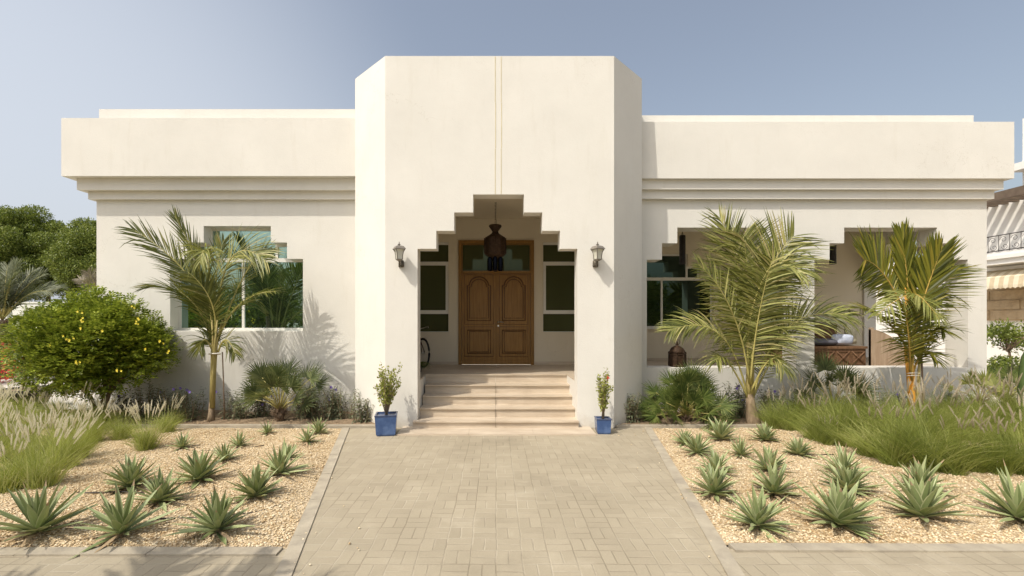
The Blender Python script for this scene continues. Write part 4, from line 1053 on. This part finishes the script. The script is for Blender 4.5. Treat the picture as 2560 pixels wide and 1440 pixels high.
clump(415, 1085, .66, GV, 3, ('grass','plume'), 'grass clump close to the kerb left of the left palm', 2)
clump(1935, 1075, .72, GR, 2, ('grass2','plume2'), 'low fountain grass clump right of the tall pale palm trunk')
clump(2065, 1118, .48, GR, 3, ('grass2','plume2'), 'small dark fountain grass tuft at the near left tip of the right grass', .3)

# --- agaves
def agave_mb(seed, n=30, Lf=.34, w=.048, up=.5):
    R.seed(seed); m = MB()
    n = int(n*1.35)
    for i in range(n):
        u = (i+.5)/n; az = i*2.399+R.uniform(-.35,.35); el = rad(3+82*u**1.02)+R.uniform(-.16,.16)*(1.2-u)
        ln = Lf*(1.0-.25*abs(u-.5))*R.uniform(.68,1.2); D = V((math.cos(az)*math.cos(el), math.sin(az)*math.cos(el), math.sin(el)))
        S = V((-math.sin(az), math.cos(az), 0)); Nn = D.cross(S)*-1
        if Nn.z < 0: Nn = -Nn
        K = 7; rows = []; pos = V((math.cos(az)*.018, math.sin(az)*.018, .015+.05*u)); d = D.copy(); ww = w*R.uniform(.8,1.15)
        bend = R.uniform(-.5,.9)*(1-u); twist = R.uniform(-.3,.3)
        for k in range(K+1):
            v = k/K; W = ww*(.55+.45*math.sin(math.pi*min(1,.15+v*.8)))*(1-v**3.2)+.0015
            Sd = (S*math.cos(twist*v)+Nn*math.sin(twist*v)); fold = W*.28
            rows.append([pos-Sd*W*.5+Nn*fold, pos-Sd*W*.42+Nn*fold*.75, pos, pos+Sd*W*.42+Nn*fold*.75, pos+Sd*W*.5+Nn*fold])
            pos = pos+d*ln/K; d = (d+V((0,0,-1))*bend*.05+S*twist*.04).normalized()
        vs = [p for r_ in rows for p in r_]
        for p in vs: p.z = max(p.z, .006)
        for c0, mi in ((0,1),(1,0),(2,0),(3,1)):
            m.add([rows[k][c0+j] for k in range(K+1) for j in (0,1)], [(2*k,2*k+1,2*k+3,2*k+2) for k in range(K-1)], mi, False); m.add([rows[k][c0+j] for k in (K-1,K) for j in (0,1)], [(0,1,3,2)], mi if i % 3 else 2)
    # dry skirt
    for i in range(R.randint(4,9)):
        az = R.uniform(0,6.28); D = V((math.cos(az), math.sin(az), .02)); q_ = R.uniform(.7,1.5); m.ribbon([V((0,0,.03)), D*.09*q_+V((0,0,.03)), D*.15*q_+V((R.uniform(-.03,.03),R.uniform(-.03,.03),.012)), D*.21*q_+V((R.uniform(-.04,.04),R.uniform(-.04,.04),.008))], [.03,.034,.022,.004], V((0,0,1)), 2)
    return m
AG = [agave_mb(300, 30, .34, .054), agave_mb(301, 26, .36, .050), agave_mb(302, 36, .33, .058), agave_mb(303, 20, .30, .040), agave_mb(304, 40, .34, .060), agave_mb(305, 24, .38, .048), agave_mb(306, 34, .32, .052), agave_mb(307, 28, .35, .066)]
M['dryleaf'] = surf('dry_leaf', (.30, .21, .12), (.42, .31, .19), 20, .9)
_am = [a.build('agave', ['agave','agave_m','dryleaf']) for a in AG]
used = set()
AL = [ # px, py, scale, variant, rot, label
 (95,1345,1.08,1,.2,'large spreading agave at the front left corner of the left gravel bed'),
 (305,1345,.96,1,1.9,'agave with long flat lower leaves, second from the left at the front'),
 (545,1338,.92,0,3.0,'upright agave nearest the viewer in the left bed beside the drip hose'),
 (400,1262,.80,2,.4,'agave with crowded leaves just behind the front row of the left bed'),
 (328,1222,.84,4,2.2,'agave beside the foot of the pale grass in the left bed'),
 (498,1205,.86,0,5.0,'wide agave at the centre of the left bed'),
 (640,1252,.86,2,1.0,'dense agave in the left bed behind the curved hose end'),
 (700,1195,.86,0,.9,'agave on the right side of the left bed, just behind the dense one'),
 (722,1152,.58,3,4.0,'small dark agave half hidden behind the larger ones in the left bed'),
 (768,1112,.66,3,2.9,'thin leaved agave in the left bed before the kerb, near the path'),
 (796,1085,.62,0,1.3,'small agave touching the back kerb nearest the path on the left'),
 (668,1088,.54,3,1.8,'little upright agave under the grey fan palm'),
 (597,1122,.58,3,.6,'small agave standing between the kerb and the centre of the left bed'),
 (562,1158,.70,3,5.3,'sparse thin agave right behind the centre agave of the left bed'),
 (455,1128,.62,3,2.4,'sparse agave beside the lone grass clump on the left gravel'),
 (1742,1140,.74,0,2.6,'narrow agave nearest the path at the back of the right bed'),
 (1712,1112,.56,2,1.6,'pale small agave below the bushy fan palm, half hidden'),
 (1803,1105,.76,1,.5,'agave below the back kerb, second from the path in the right bed'),
 (1912,1106,.64,4,3.3,'dark agave at the foot of the tall pale palm'),
 (1852,1142,.58,0,4.4,'small agave in the middle of the back part of the right bed'),
 (1997,1145,.60,4,5.5,'agave with dark lower leaves beside the tip of the right grass'),
 (1790,1188,.70,2,.1,'agave directly behind the tall one nearest the path'),
 (1785,1240,.84,2,4.1,'tall leafy agave in the second row beside the path kerb'),
 (1922,1188,.70,2,2.0,'upright agave behind the second row of the right bed'),
 (1935,1245,.86,0,3.7,'agave with reaching right leaves in the second row of the right bed'),
 (2108,1192,.80,4,1.2,'tall agave with crowded leaves beside the right grass'),
 (2120,1240,.86,2,5.1,'agave tucked behind the largest front agave of the right bed'),
 (1895,1325,.86,1,5.9,'front row agave of the right bed nearest the path'),
 (2098,1322,1.02,4,2.7,'largest front row agave with curling lower leaves in the right bed'),
 (2305,1305,.98,2,.9,'symmetrical rosette agave in the front row of the right bed'),
 (2300,1235,.90,0,3.1,'agave in the second row where the right grass begins'),
 (2545,1312,1.12,4,4.8,'very large agave at the right edge of the gravel')]
for px, py, sc, vi, rot, lab in AL:
    ai = ai+1 if 'ai' in globals() else 0; vi = (vi, 5, vi, 6, vi, 7)[ai % 6] if vi != 3 else 3
    src = _am[vi]; o = src if vi not in used else src.copy()
    if vi in used: COL.objects.link(o)
    used.add(vi); g_ = G(px, py); o.location = (g_.x, g_.y, hgt(g_.x, g_.y)*.7); o.rotation_euler = (R.uniform(-.06,.06),R.uniform(-.06,.06),rot); ks = 1.30-.12*min(1,max(0,(sc-.65)/.3)); o.scale = (sc*ks, sc*ks, sc*ks*.90)
    tag(o, lab, 'agave', 'agaves planted in the gravel beds')

# --- drip hoses
def hose(pts, label, pipe=.008):
    m = MB(); m.tube([G(a, b)+V((0,0,.03)) for a, b in pts], pipe, 6); tag(m.build('drip_hose', 'hose'), label, 'hose')
hose([(380,1305),(440,1304),(500,1302),(560,1298),(615,1292),(660,1283),(704,1268)], 'dark drip hose curving past the front agave of the left bed')
hose([(120,1232),(200,1240),(300,1236),(360,1240)], 'dark drip hose lying behind the front left agave')
hose([(455,1131),(520,1132),(600,1128),(660,1118)], 'thin dark hose across the back of the left gravel bed', .006)
hose([(1990,1140),(2040,1143),(2085,1141)], 'short dark hose end near the grass tip in the right bed', .006)
# soil litter on planting strip
lit = MB(); R.seed(71)
for i in range(2600):
    sd = R.choice((-1,1)); p = V((sd*R.uniform(2.7,10), R.uniform(7.98,9.1), .03)); a = R.uniform(0,6.28)
    lit.leaf(p, V((math.cos(a),math.sin(a),R.uniform(-.1,.25))).normalized(), V((0,0,1)), R.uniform(.03,.09), R.uniform(.008,.03))
tag(lit.build('leaf_litter', 'dryleaf'), 'dry fallen leaves on the soil strips below the villa walls', 'leaf litter', kind='stuff')

# --- blue pots with shrubs
def pot(px, py, d, w_, h_, rot, top_px, label, n, wide, flower=None, seed=1):
    R.seed(seed); c = P(px, py, d); c.z = .004
    t = thing('potted_shrub', c, label, 'potted plant', 'blue pots beside the entrance')
    m = MB(); a = w_/2; b = a*.90
    ca, sa = math.cos(rot), math.sin(rot)
    def ring(s, z): return [c+V(((x*ca-y*sa)*s, (x*sa+y*ca)*s, z)) for x, y in ((-1,-1),(1,-1),(1,1),(-1,1))]
    rings = [ring(b*.98,.015),ring(b,.03),ring(a,h_*.93)]
    def wall(m, rs, mi=0):
        vs = [v for r_ in rs for v in r_]; m.add(vs, [(4*i+j,4*i+(j+1)%4,4*i+4+(j+1)%4,4*i+4+j) for i in range(len(rs)-1) for j in range(4)]+[(3,2,1,0)], mi)
    wall(m, [ring(b*.9,-.003),ring(b*.9,.0151)]); wall(m, rings); m.build('pot', 'blue', t)
    m = MB(); wall(m, [ring(a+.004,h_*.931),ring(a+.006,h_),ring(a-.018,h_),ring(a-.022,h_*.9)]); m.build('pot_rim', 'bluerim', t)
    m = MB(); m.add(ring(a-.02,h_*.91)+ring(a-.02,h_*.5), [(0,1,2,3),(7,6,5,4)]); m.build('soil_top', 'soil', t)
    H = P(px, top_px, d).z-h_; lf = MB(); tw = MB()
    for i in range(n):
        az = i*2.4; e = c+V((math.cos(az)*wide*R.uniform(.3,1), math.sin(az)*wide*R.uniform(.3,1), h_+H*R.uniform(.55,1.0) if i else h_+H))
        s0 = c+V((R.uniform(-.02,.02),R.uniform(-.02,.02),h_*.9)); mid = (s0+e)/2+V(((e.x-c.x)*-.15, 0, 0)); tw.tube([s0, mid, e], [.006,.005,.002], 5)
        for k in range(46):
            u = R.uniform(.30,1); p = bez(s0, mid, e, u)+rsph()*.035; lf.leaf(p, (rsph()+V((0,0,.7))).normalized(), (rsph()+V((0,-.6,.5))).normalized(), R.uniform(.038,.056), .027)
    tw.build('stem', 'twig', t); lf.build('foliage', 'potleaf', t)
    if flower:
        m = MB(); f = P(*flower, d-.05)
        for k in range(12): m.leaf(f+rsph()*.012, rsph(), V((0,-1,0)), .028, .022)
        m.build('blossom', 'petal_r', t)
pot(966, 1085, 7.46, .335, .33, rad(9), 913, 'larger square blue glazed pot with airy shrub left of the steps', 26, .24, seed=2)
pot(1507, 1082, 7.54, .235, .245, rad(-3), 918, 'smaller square blue glazed pot with slim shrub and one red bloom right of the steps', 17, .14, (1519,944), 3)

# --- bicycle in the porch
def bicycle():
    c = V((-1.98, 10.25, .79)); t = thing('bicycle', c, 'dark bicycle parked on the porch behind the left pier', 'bicycle')
    fw = V((-1.62, 10.18, .79+.335)); rw_ = V((-2.2, 10.55, .79+.335)); ax = (fw-rw_).normalized()
    def wheel(cn, d):
        m = MB(); ring = lambda r: [cn+d*math.cos(a)*r+V((0,0,1))*math.sin(a)*r for a in [i*math.pi/14 for i in range(28)]]
        m.tube(ring(.31), .024, 6, closed=True); w_ = m.build('wheel', 'rubber', t)
        s = MB(); s.tube(ring(.285), .009, 5, closed=True)
        for i in range(14):
            a = i*math.pi/7; s.tube([cn, cn+d*math.cos(a)*.285+V((0,0,1))*math.sin(a)*.285], .0022, 3)
        s.tube([cn+V((-.03,-.03,0)), cn+V((.03,.03,0))], .02, 8); s.build('spokes', 'steel', w_)
    dfw = V((.55,-.83,0)).normalized(); wheel(fw, dfw); wheel(rw_, ax)
    bb = rw_+ax*.38+V((0,0,-.05)); seat = rw_+ax*.20+V((0,0,.50)); head = fw-ax*.12+V((0,0,.40)); head2 = fw-ax*.08+V((0,0,.27))
    m = MB()
    for a, b, r in ((bb,seat,.014),(seat,head,.014),(bb,head2,.016),(rw_,bb,.010),(rw_,seat-V((0,0,.06)),.010),(head,head2,.018),(head2,fw+V((.03,.02,0)),.011),(head2,fw-V((.03,.02,0)),.011)): m.tube([a, b], r, 8)
    m.build('frame', 'bike', t)
    hb = head+V((0,0,.12)); s = V((-dfw.y, dfw.x, 0)); m = MB()
    m.tube([head, hb], .012, 6); m.tube([hb-s*.28-dfw*.12+V((0,0,.03)), hb-s*.22+V((0,0,.06)), hb, hb+s*.22+V((0,0,.06)), hb+s*.28-dfw*.12+V((0,0,.03))], .011, 6); m.build('handlebar', 'steel', t)
    m = MB(); m.lathe([(.02,0),(.10,.03),(.12,.05),(.06,.075)], seat+V((0,0,.02)), 10, sx=1, sy=.7); m.build('saddle', 'rubber', t)
bicycle()
def porch_plant():
    R.seed(90); c = V((-1.60, 9.35, .79)); t = thing('spider_plant', c, 'small grassy plant on the porch floor behind the left pier', 'plant')
    m = MB(); m.lathe([(.07,0),(.09,.12),(.095,.125),(.08,.11)], c, 12); m.build('pot', 'dark', t)
    m = MB()
    for i in range(90):
        a = R.uniform(0,6.28); D = V((math.cos(a),math.sin(a),R.uniform(.6,2.2))).normalized(); q = []; p = c+V((0,0,.11)); ln = R.uniform(.22,.36)
        for k in range(5): q.append(p.copy()); p = p+D*ln/4; D = (D+V((math.cos(a)*.2,math.sin(a)*.2,-.55))).normalized()
        m.ribbon(q, [.008,.012,.010,.007,.002], V((0,-.5,1)))
    m.build('foliage', 'fan2', t)
porch_plant()

# --- daybed in the verandah
def daybed():
    f = .787; t = thing('carved_bench', (7.4, 10.3, f), 'carved brown wooden bench with cushions behind the right verandah sill', 'bench')
    m = MB(); m.box(6.35, 8.03, 10.0, 10.85, f, f+.44); m.box(6.33, 8.05, 9.97, 10.86, f+.441, f+.49); m.box(6.33, 8.03, 9.975, 9.999, f, f+.06)
    for i in range(5):
        a = 6.40+i*.33; b = a+.28
        m.tube([(x, 9.99, z) for x, z in ((a,f+.10),(b,f+.10),(b,f+.38),(a,f+.38))], .014, 5, 0, False, closed=True)
        m.tube([(a,9.988,f+.10),(b,9.988,f+.38)], .016, 5); m.tube([(a,9.986,f+.38),(b,9.986,f+.10)], .016, 5)
        m.lathe([(.03,0),(.035,.02)], ((a+b)/2, 9.98, f+.23), 8)
    m.build('seat_box', 'bench', t)
    m = MB(); pts = [(8.06,f),(8.98,f),(8.98,f+.36)]+[(8.98-.92*u, f+.36+.50*math.sin(u*math.pi/2)**1.2) for u in (.15,.3,.45,.6,.75,.9,1)]
    m.vprism(pts, 9.90, 9.96); m.box(8.06, 8.12, 9.89, 9.965, f, f+.90); m.build('end_panel', 'panel', t)
    m = MB(); m.box(6.35, 8.0, 10.80, 10.86, f+.49, f+.95); m.build('backrest', 'bench', t)
    def cushion(name, c, sx, sy, sz, mat, label, rot=0):
        m = MB(); n = 14; vs = []; ny = 10
        for j in range(ny+1):
            ph = math.pi*j/ny
            for i in range(n):
                a = 2*math.pi*i/n; e = lambda v, p: math.copysign(abs(v)**p, v)
                x = sx*e(math.cos(a),.45)*e(math.sin(ph),.5); y = sy*math.cos(ph) ; z = sz*e(math.sin(a),.45)*e(math.sin(ph),.5)
                k_ = 1+.05*math.sin(5*a+ph*3); vs.append((c[0]+x*k_, c[1]+y, c[2]+z*k_))
        fs = [(j*n+i, j*n+(i+1)%n, (j+1)*n+(i+1)%n, (j+1)*n+i) for j in range(ny) for i in range(n)]
        m.add(vs, fs, 0, True); tag(m.build(name, mat), label, 'cushion')
    cushion('cushion', (7.05, 10.45, f+.57), .66, .38, .075, 'cush_grey', 'flat grey seat cushion on the carved bench')
    cushion('cushion', (6.95, 10.70, f+.82), .45, .09, .20, 'cush_grey', 'dark grey back cushion at the left of the carved bench')
    cushion('cushion', (7.68, 10.22, f+.63), .22, .12, .12, 'cush_blue', 'crumpled pale blue cushion on the carved bench')
    cushion('cushion', (7.98, 10.36, f+.75), .13, .08, .24, 'cush_cream', 'fluffy cream cushion against the wooden end panel')
daybed()

# --- cactus at far right
def cactus():
    c = P(2562, 1052, 8.0); c.z = 0; t = thing('columnar_cactus', c, 'thick green ribbed cactus stem at the right edge', 'cactus')
    m = MB(); vs = []; n = 20; prof = [(.075,0),(.085,.2),(.09,.6),(.085,1.0),(.07,1.2),(.04,1.3),(.005,1.34)]
    for r, z in prof:
        for j in range(n):
            a = 2*math.pi*j/n; rr = r*(1 if j % 2 else .86); vs.append((c.x+rr*math.cos(a)-.03*z+.05*z*z, c.y+rr*math.sin(a), z))
    m.add(vs, [(i*n+j, i*n+(j+1)%n, (i+1)*n+(j+1)%n, (i+1)*n+j) for i in range(len(prof)-1) for j in range(n)], 0, True); m.build('stem', 'cactus', t)
cactus()

# ------------------------------------------------------------------ neighbour on the right
def neighbour():
    t = thing('neighbour_house', (19, 14, 0), 'white neighbouring house with iron balcony and tan awning right of the villa', 'house')
    m = MB(); m.box(18.3, 26, 7, 17.5, 0, E+4.5); m.box(18.3, 26, 7, 16.0, E+4.501, E+7.0); m.box(17.9, 26, 6.8, 16.05, E+5.15, E+5.4); m.box(18.1, 26, 17.51, 25, 0, E+2.6); m.build('wall', 'white_wall', t)
    m = MB(); m.box(18.22, 18.30, 7, 24.9, E-.02, E+1.15); 
    for i in range(12):
        for j in range(3): m.box(18.19, 18.219, 7.2+i*1.4+(j%2)*.4, 8.45+i*1.4+(j%2)*.4, E+.02+j*.36, E+.34+j*.36)
    m.build('stone_band', 'tan', t)
    m = MB(); m.box(17.3, 18.299, 7, 17.1, E+1.92, E+2.32); m.box(17.22, 18.298, 6.95, 17.15, E+2.10, E+2.22); m.build('balcony', 'white_wall', t)
    m = MB(); y0, y1 = 12.5, 17.05; x = 17.36; za, zb_ = E+2.36, E+2.92
    for z in (za+.03, zb_): m.tube([(x,y0,z),(x,y1,z)], .018, 6)
    y = y0
    while y < y1:
        m.tube([(x,y,za),(x,y,zb_)], .009, 5)
        for s in (1,-1):
            pts = []
            for k in range(15):
                a = k*.55; r = .115*(1-k/18); pts.append((x, y+.17+s*.02+r*math.cos(a*s), (za+zb_)/2+s*.12+r*math.sin(a*s)))
            m.tube(pts, .008, 4)
        y += .34
    m.build('iron_railing', 'iron', t)
    m = MB()
    for i in range(16): y = 12+i*.34; m.box(17.0, 18.29, y, y+.15, E+4.15, E+4.29)
    m.box(16.9, 16.999, 11.8, 17.2, E+4.05, E+4.32); m.build('pergola', 'beam', t)
    m = MB(); K = 40; y0, y1 = 11.0, 17.0
    for i in range(K):
        ya, yb = y0+(y1-y0)*i/K, y0+(y1-y0)*(i+1)/K; mi = i % 2; pr = [(18.21,E+1.80),(18.0,E+1.78),(17.7,E+1.68),(17.45,E+1.48),(17.40,E+1.20)]
        vs = [(x_, yy, z_) for yy in (ya, yb) for x_, z_ in pr]; m.add(vs, [(k, k+1, k+6, k+5) for k in range(4)], mi)
        ym = (ya+yb)/2; m.add([(17.40,ya,E+1.20),(17.40,yb,E+1.20),(17.40,yb,E+1.12),(17.40,ym,E+1.07),(17.40,ya,E+1.12)], [(0,1,2,3,4)], mi)
    m.build('awning', ['awning','awning2'], t)
neighbour()
R.seed(44)
def small_tree(px, py, w, d, label, th):
    c = P(px, py, d); tree('small_tree', label, V((c.x, c.y, 0)), th, lump_set(c, w, .28, 16, .18, .34), 'ruellia' if False else 'tree', .10, 600, 'tree', tr=.05)
small_tree(2520, 838, .75, 12.5, 'small leafy tree against the neighbouring white wall, upper of the two greens', 1.2)
small_tree(2505, 928, .55, 12.2, 'low bush below the small leafy tree beside the villa', .3)
# trees and palms behind the camera (seen in the window glass and as shadow on the paving)
R.seed(60)
for i, (x, y, h) in enumerate([(-27,-14,4.6),(-21,-15,5.2),(-15.5,-13.5,4.2),(12,-15,5.6),(19,-14,6.0)]):
    c = V((x, y, h*.55)); tree('tree', ['bushy street tree far behind the viewer, mirrored at the left of the window','round street tree mirrored in the left window','street tree mirrored at the right side of the left window','street tree mirrored in the verandah window','last street tree mirrored in the verandah window'][i],
        V((x,y,0)), 1.6, lump_set(c, 2.6, h*.36, 12, .9, 1.4), 'tree', .34, 90, group='street trees opposite the villa', nleaf=3)
date_palm(0, 0, 0, '', 0, 0, 'date', (0,0), 1) if False else None
def yard_palm(B, C, Lr, n, label, seed, mat='coco', nl=30, wl=.04):
    R.seed(seed); t = thing('yard_palm', B, label, 'palm tree'); m = MB(); m.tube([B, (B+C)/2+V((.08,0,0)), C], [.14,.11,.09], 9); m.build('trunk', 'stem_base', t)
    for i in range(n):
        az = i*2.399; el = .05+1.25*((i+.5)/n); D = V((math.cos(az)*math.cos(el), math.sin(az)*math.cos(el), math.sin(el))); e = C+D*Lr; e.z -= Lr*.25*math.cos(el)
        frond(C, C+D*Lr*.5+V((0,0,Lr*.15*math.cos(el))), e, Lr*.30, nl, .25, V((-D.x,-D.y,1.2)), wl, .02, .15).build('frond', [mat,'rachis'], t)
yard_palm(V((-9.0,.9,0)), V((-9.0,.9,2.0)), 2.1, 17, 'palm beside the viewer mirrored in the left window', 14)
yard_palm(V((-4.9,.1,0)), V((-4.7,.30,3.3)), 1.8, 11, 'palm beside the viewer that shades the lower left paving', 15, nl=16, wl=.085)

# ------------------------------------------------------------------ light, sky, camera
L_DIR = V((1.06, 1.0, -1.9)).normalized()
sun = bpy.data.lights.new('sun', 'SUN'); sun.energy = 3.2; sun.angle = rad(.5); sun.color = (1.0, .94, .84)
so = bpy.data.objects.new('sun', sun); COL.objects.link(so); so.rotation_euler = L_DIR.to_track_quat('-Z', 'Y').to_euler(); so.location = (-10,-10,20)
W = bpy.data.worlds.new('World'); SC.world = W; W.use_nodes = True; nt = W.node_tree
bg = nt.nodes['Background']; sky = nt.nodes.new('ShaderNodeTexSky'); sky.sky_type = 'NISHITA'; sky.sun_disc = False
sky.sun_elevation = math.asin(-L_DIR.z); sky.sun_rotation = math.atan2(-L_DIR.x, -L_DIR.y)
sky.air_density = 1.3; sky.dust_density = 5.0; sky.ozone_density = 2.0; sky.altitude = 0
hs = N(nt, 'ShaderNodeHueSaturation', Saturation=.66); L(nt, sky.outputs[0], hs.inputs['Color']); 
tcw = nt.nodes.new('ShaderNodeTexCoord'); vd = nt.nodes.new('ShaderNodeVectorMath'); vd.operation = 'DOT_PRODUCT'
L(nt, tcw.outputs['Generated'], vd.inputs[0]); vd.inputs[1].default_value = (-.8, .6, 0)      # pale haze tint painted into the sky, brightening it towards the left
mr = nt.nodes.new('ShaderNodeMapRange'); mr.interpolation_type = 'SMOOTHSTEP'; L(nt, vd.outputs['Value'], mr.inputs[0])
for i_, v_ in ((1,.60),(2,.98),(3,0),(4,.70)): mr.inputs[i_].default_value = v_
L(nt, mix(nt, mr.outputs[0], hs.outputs[0], (4.6, 4.9, 5.4)), bg.inputs[0]); bg.inputs[1].default_value = .15
cam = bpy.data.cameras.new('camera'); co = bpy.data.objects.new('camera', cam); COL.objects.link(co)
co.location = (0,0,EYE); co.rotation_euler = (rad(90),0,0)
cam.sensor_width = 36; cam.lens = 36*F/2560; cam.shift_x = (1280-CX)/2560; cam.shift_y = (HY-720)/2560; cam.clip_end = 2000; cam.clip_start = .05
SC.camera = co
SC.view_settings.view_transform = 'Standard'; SC.view_settings.look = 'None'; SC.view_settings.exposure = .12; SC.view_settings.gamma = 1
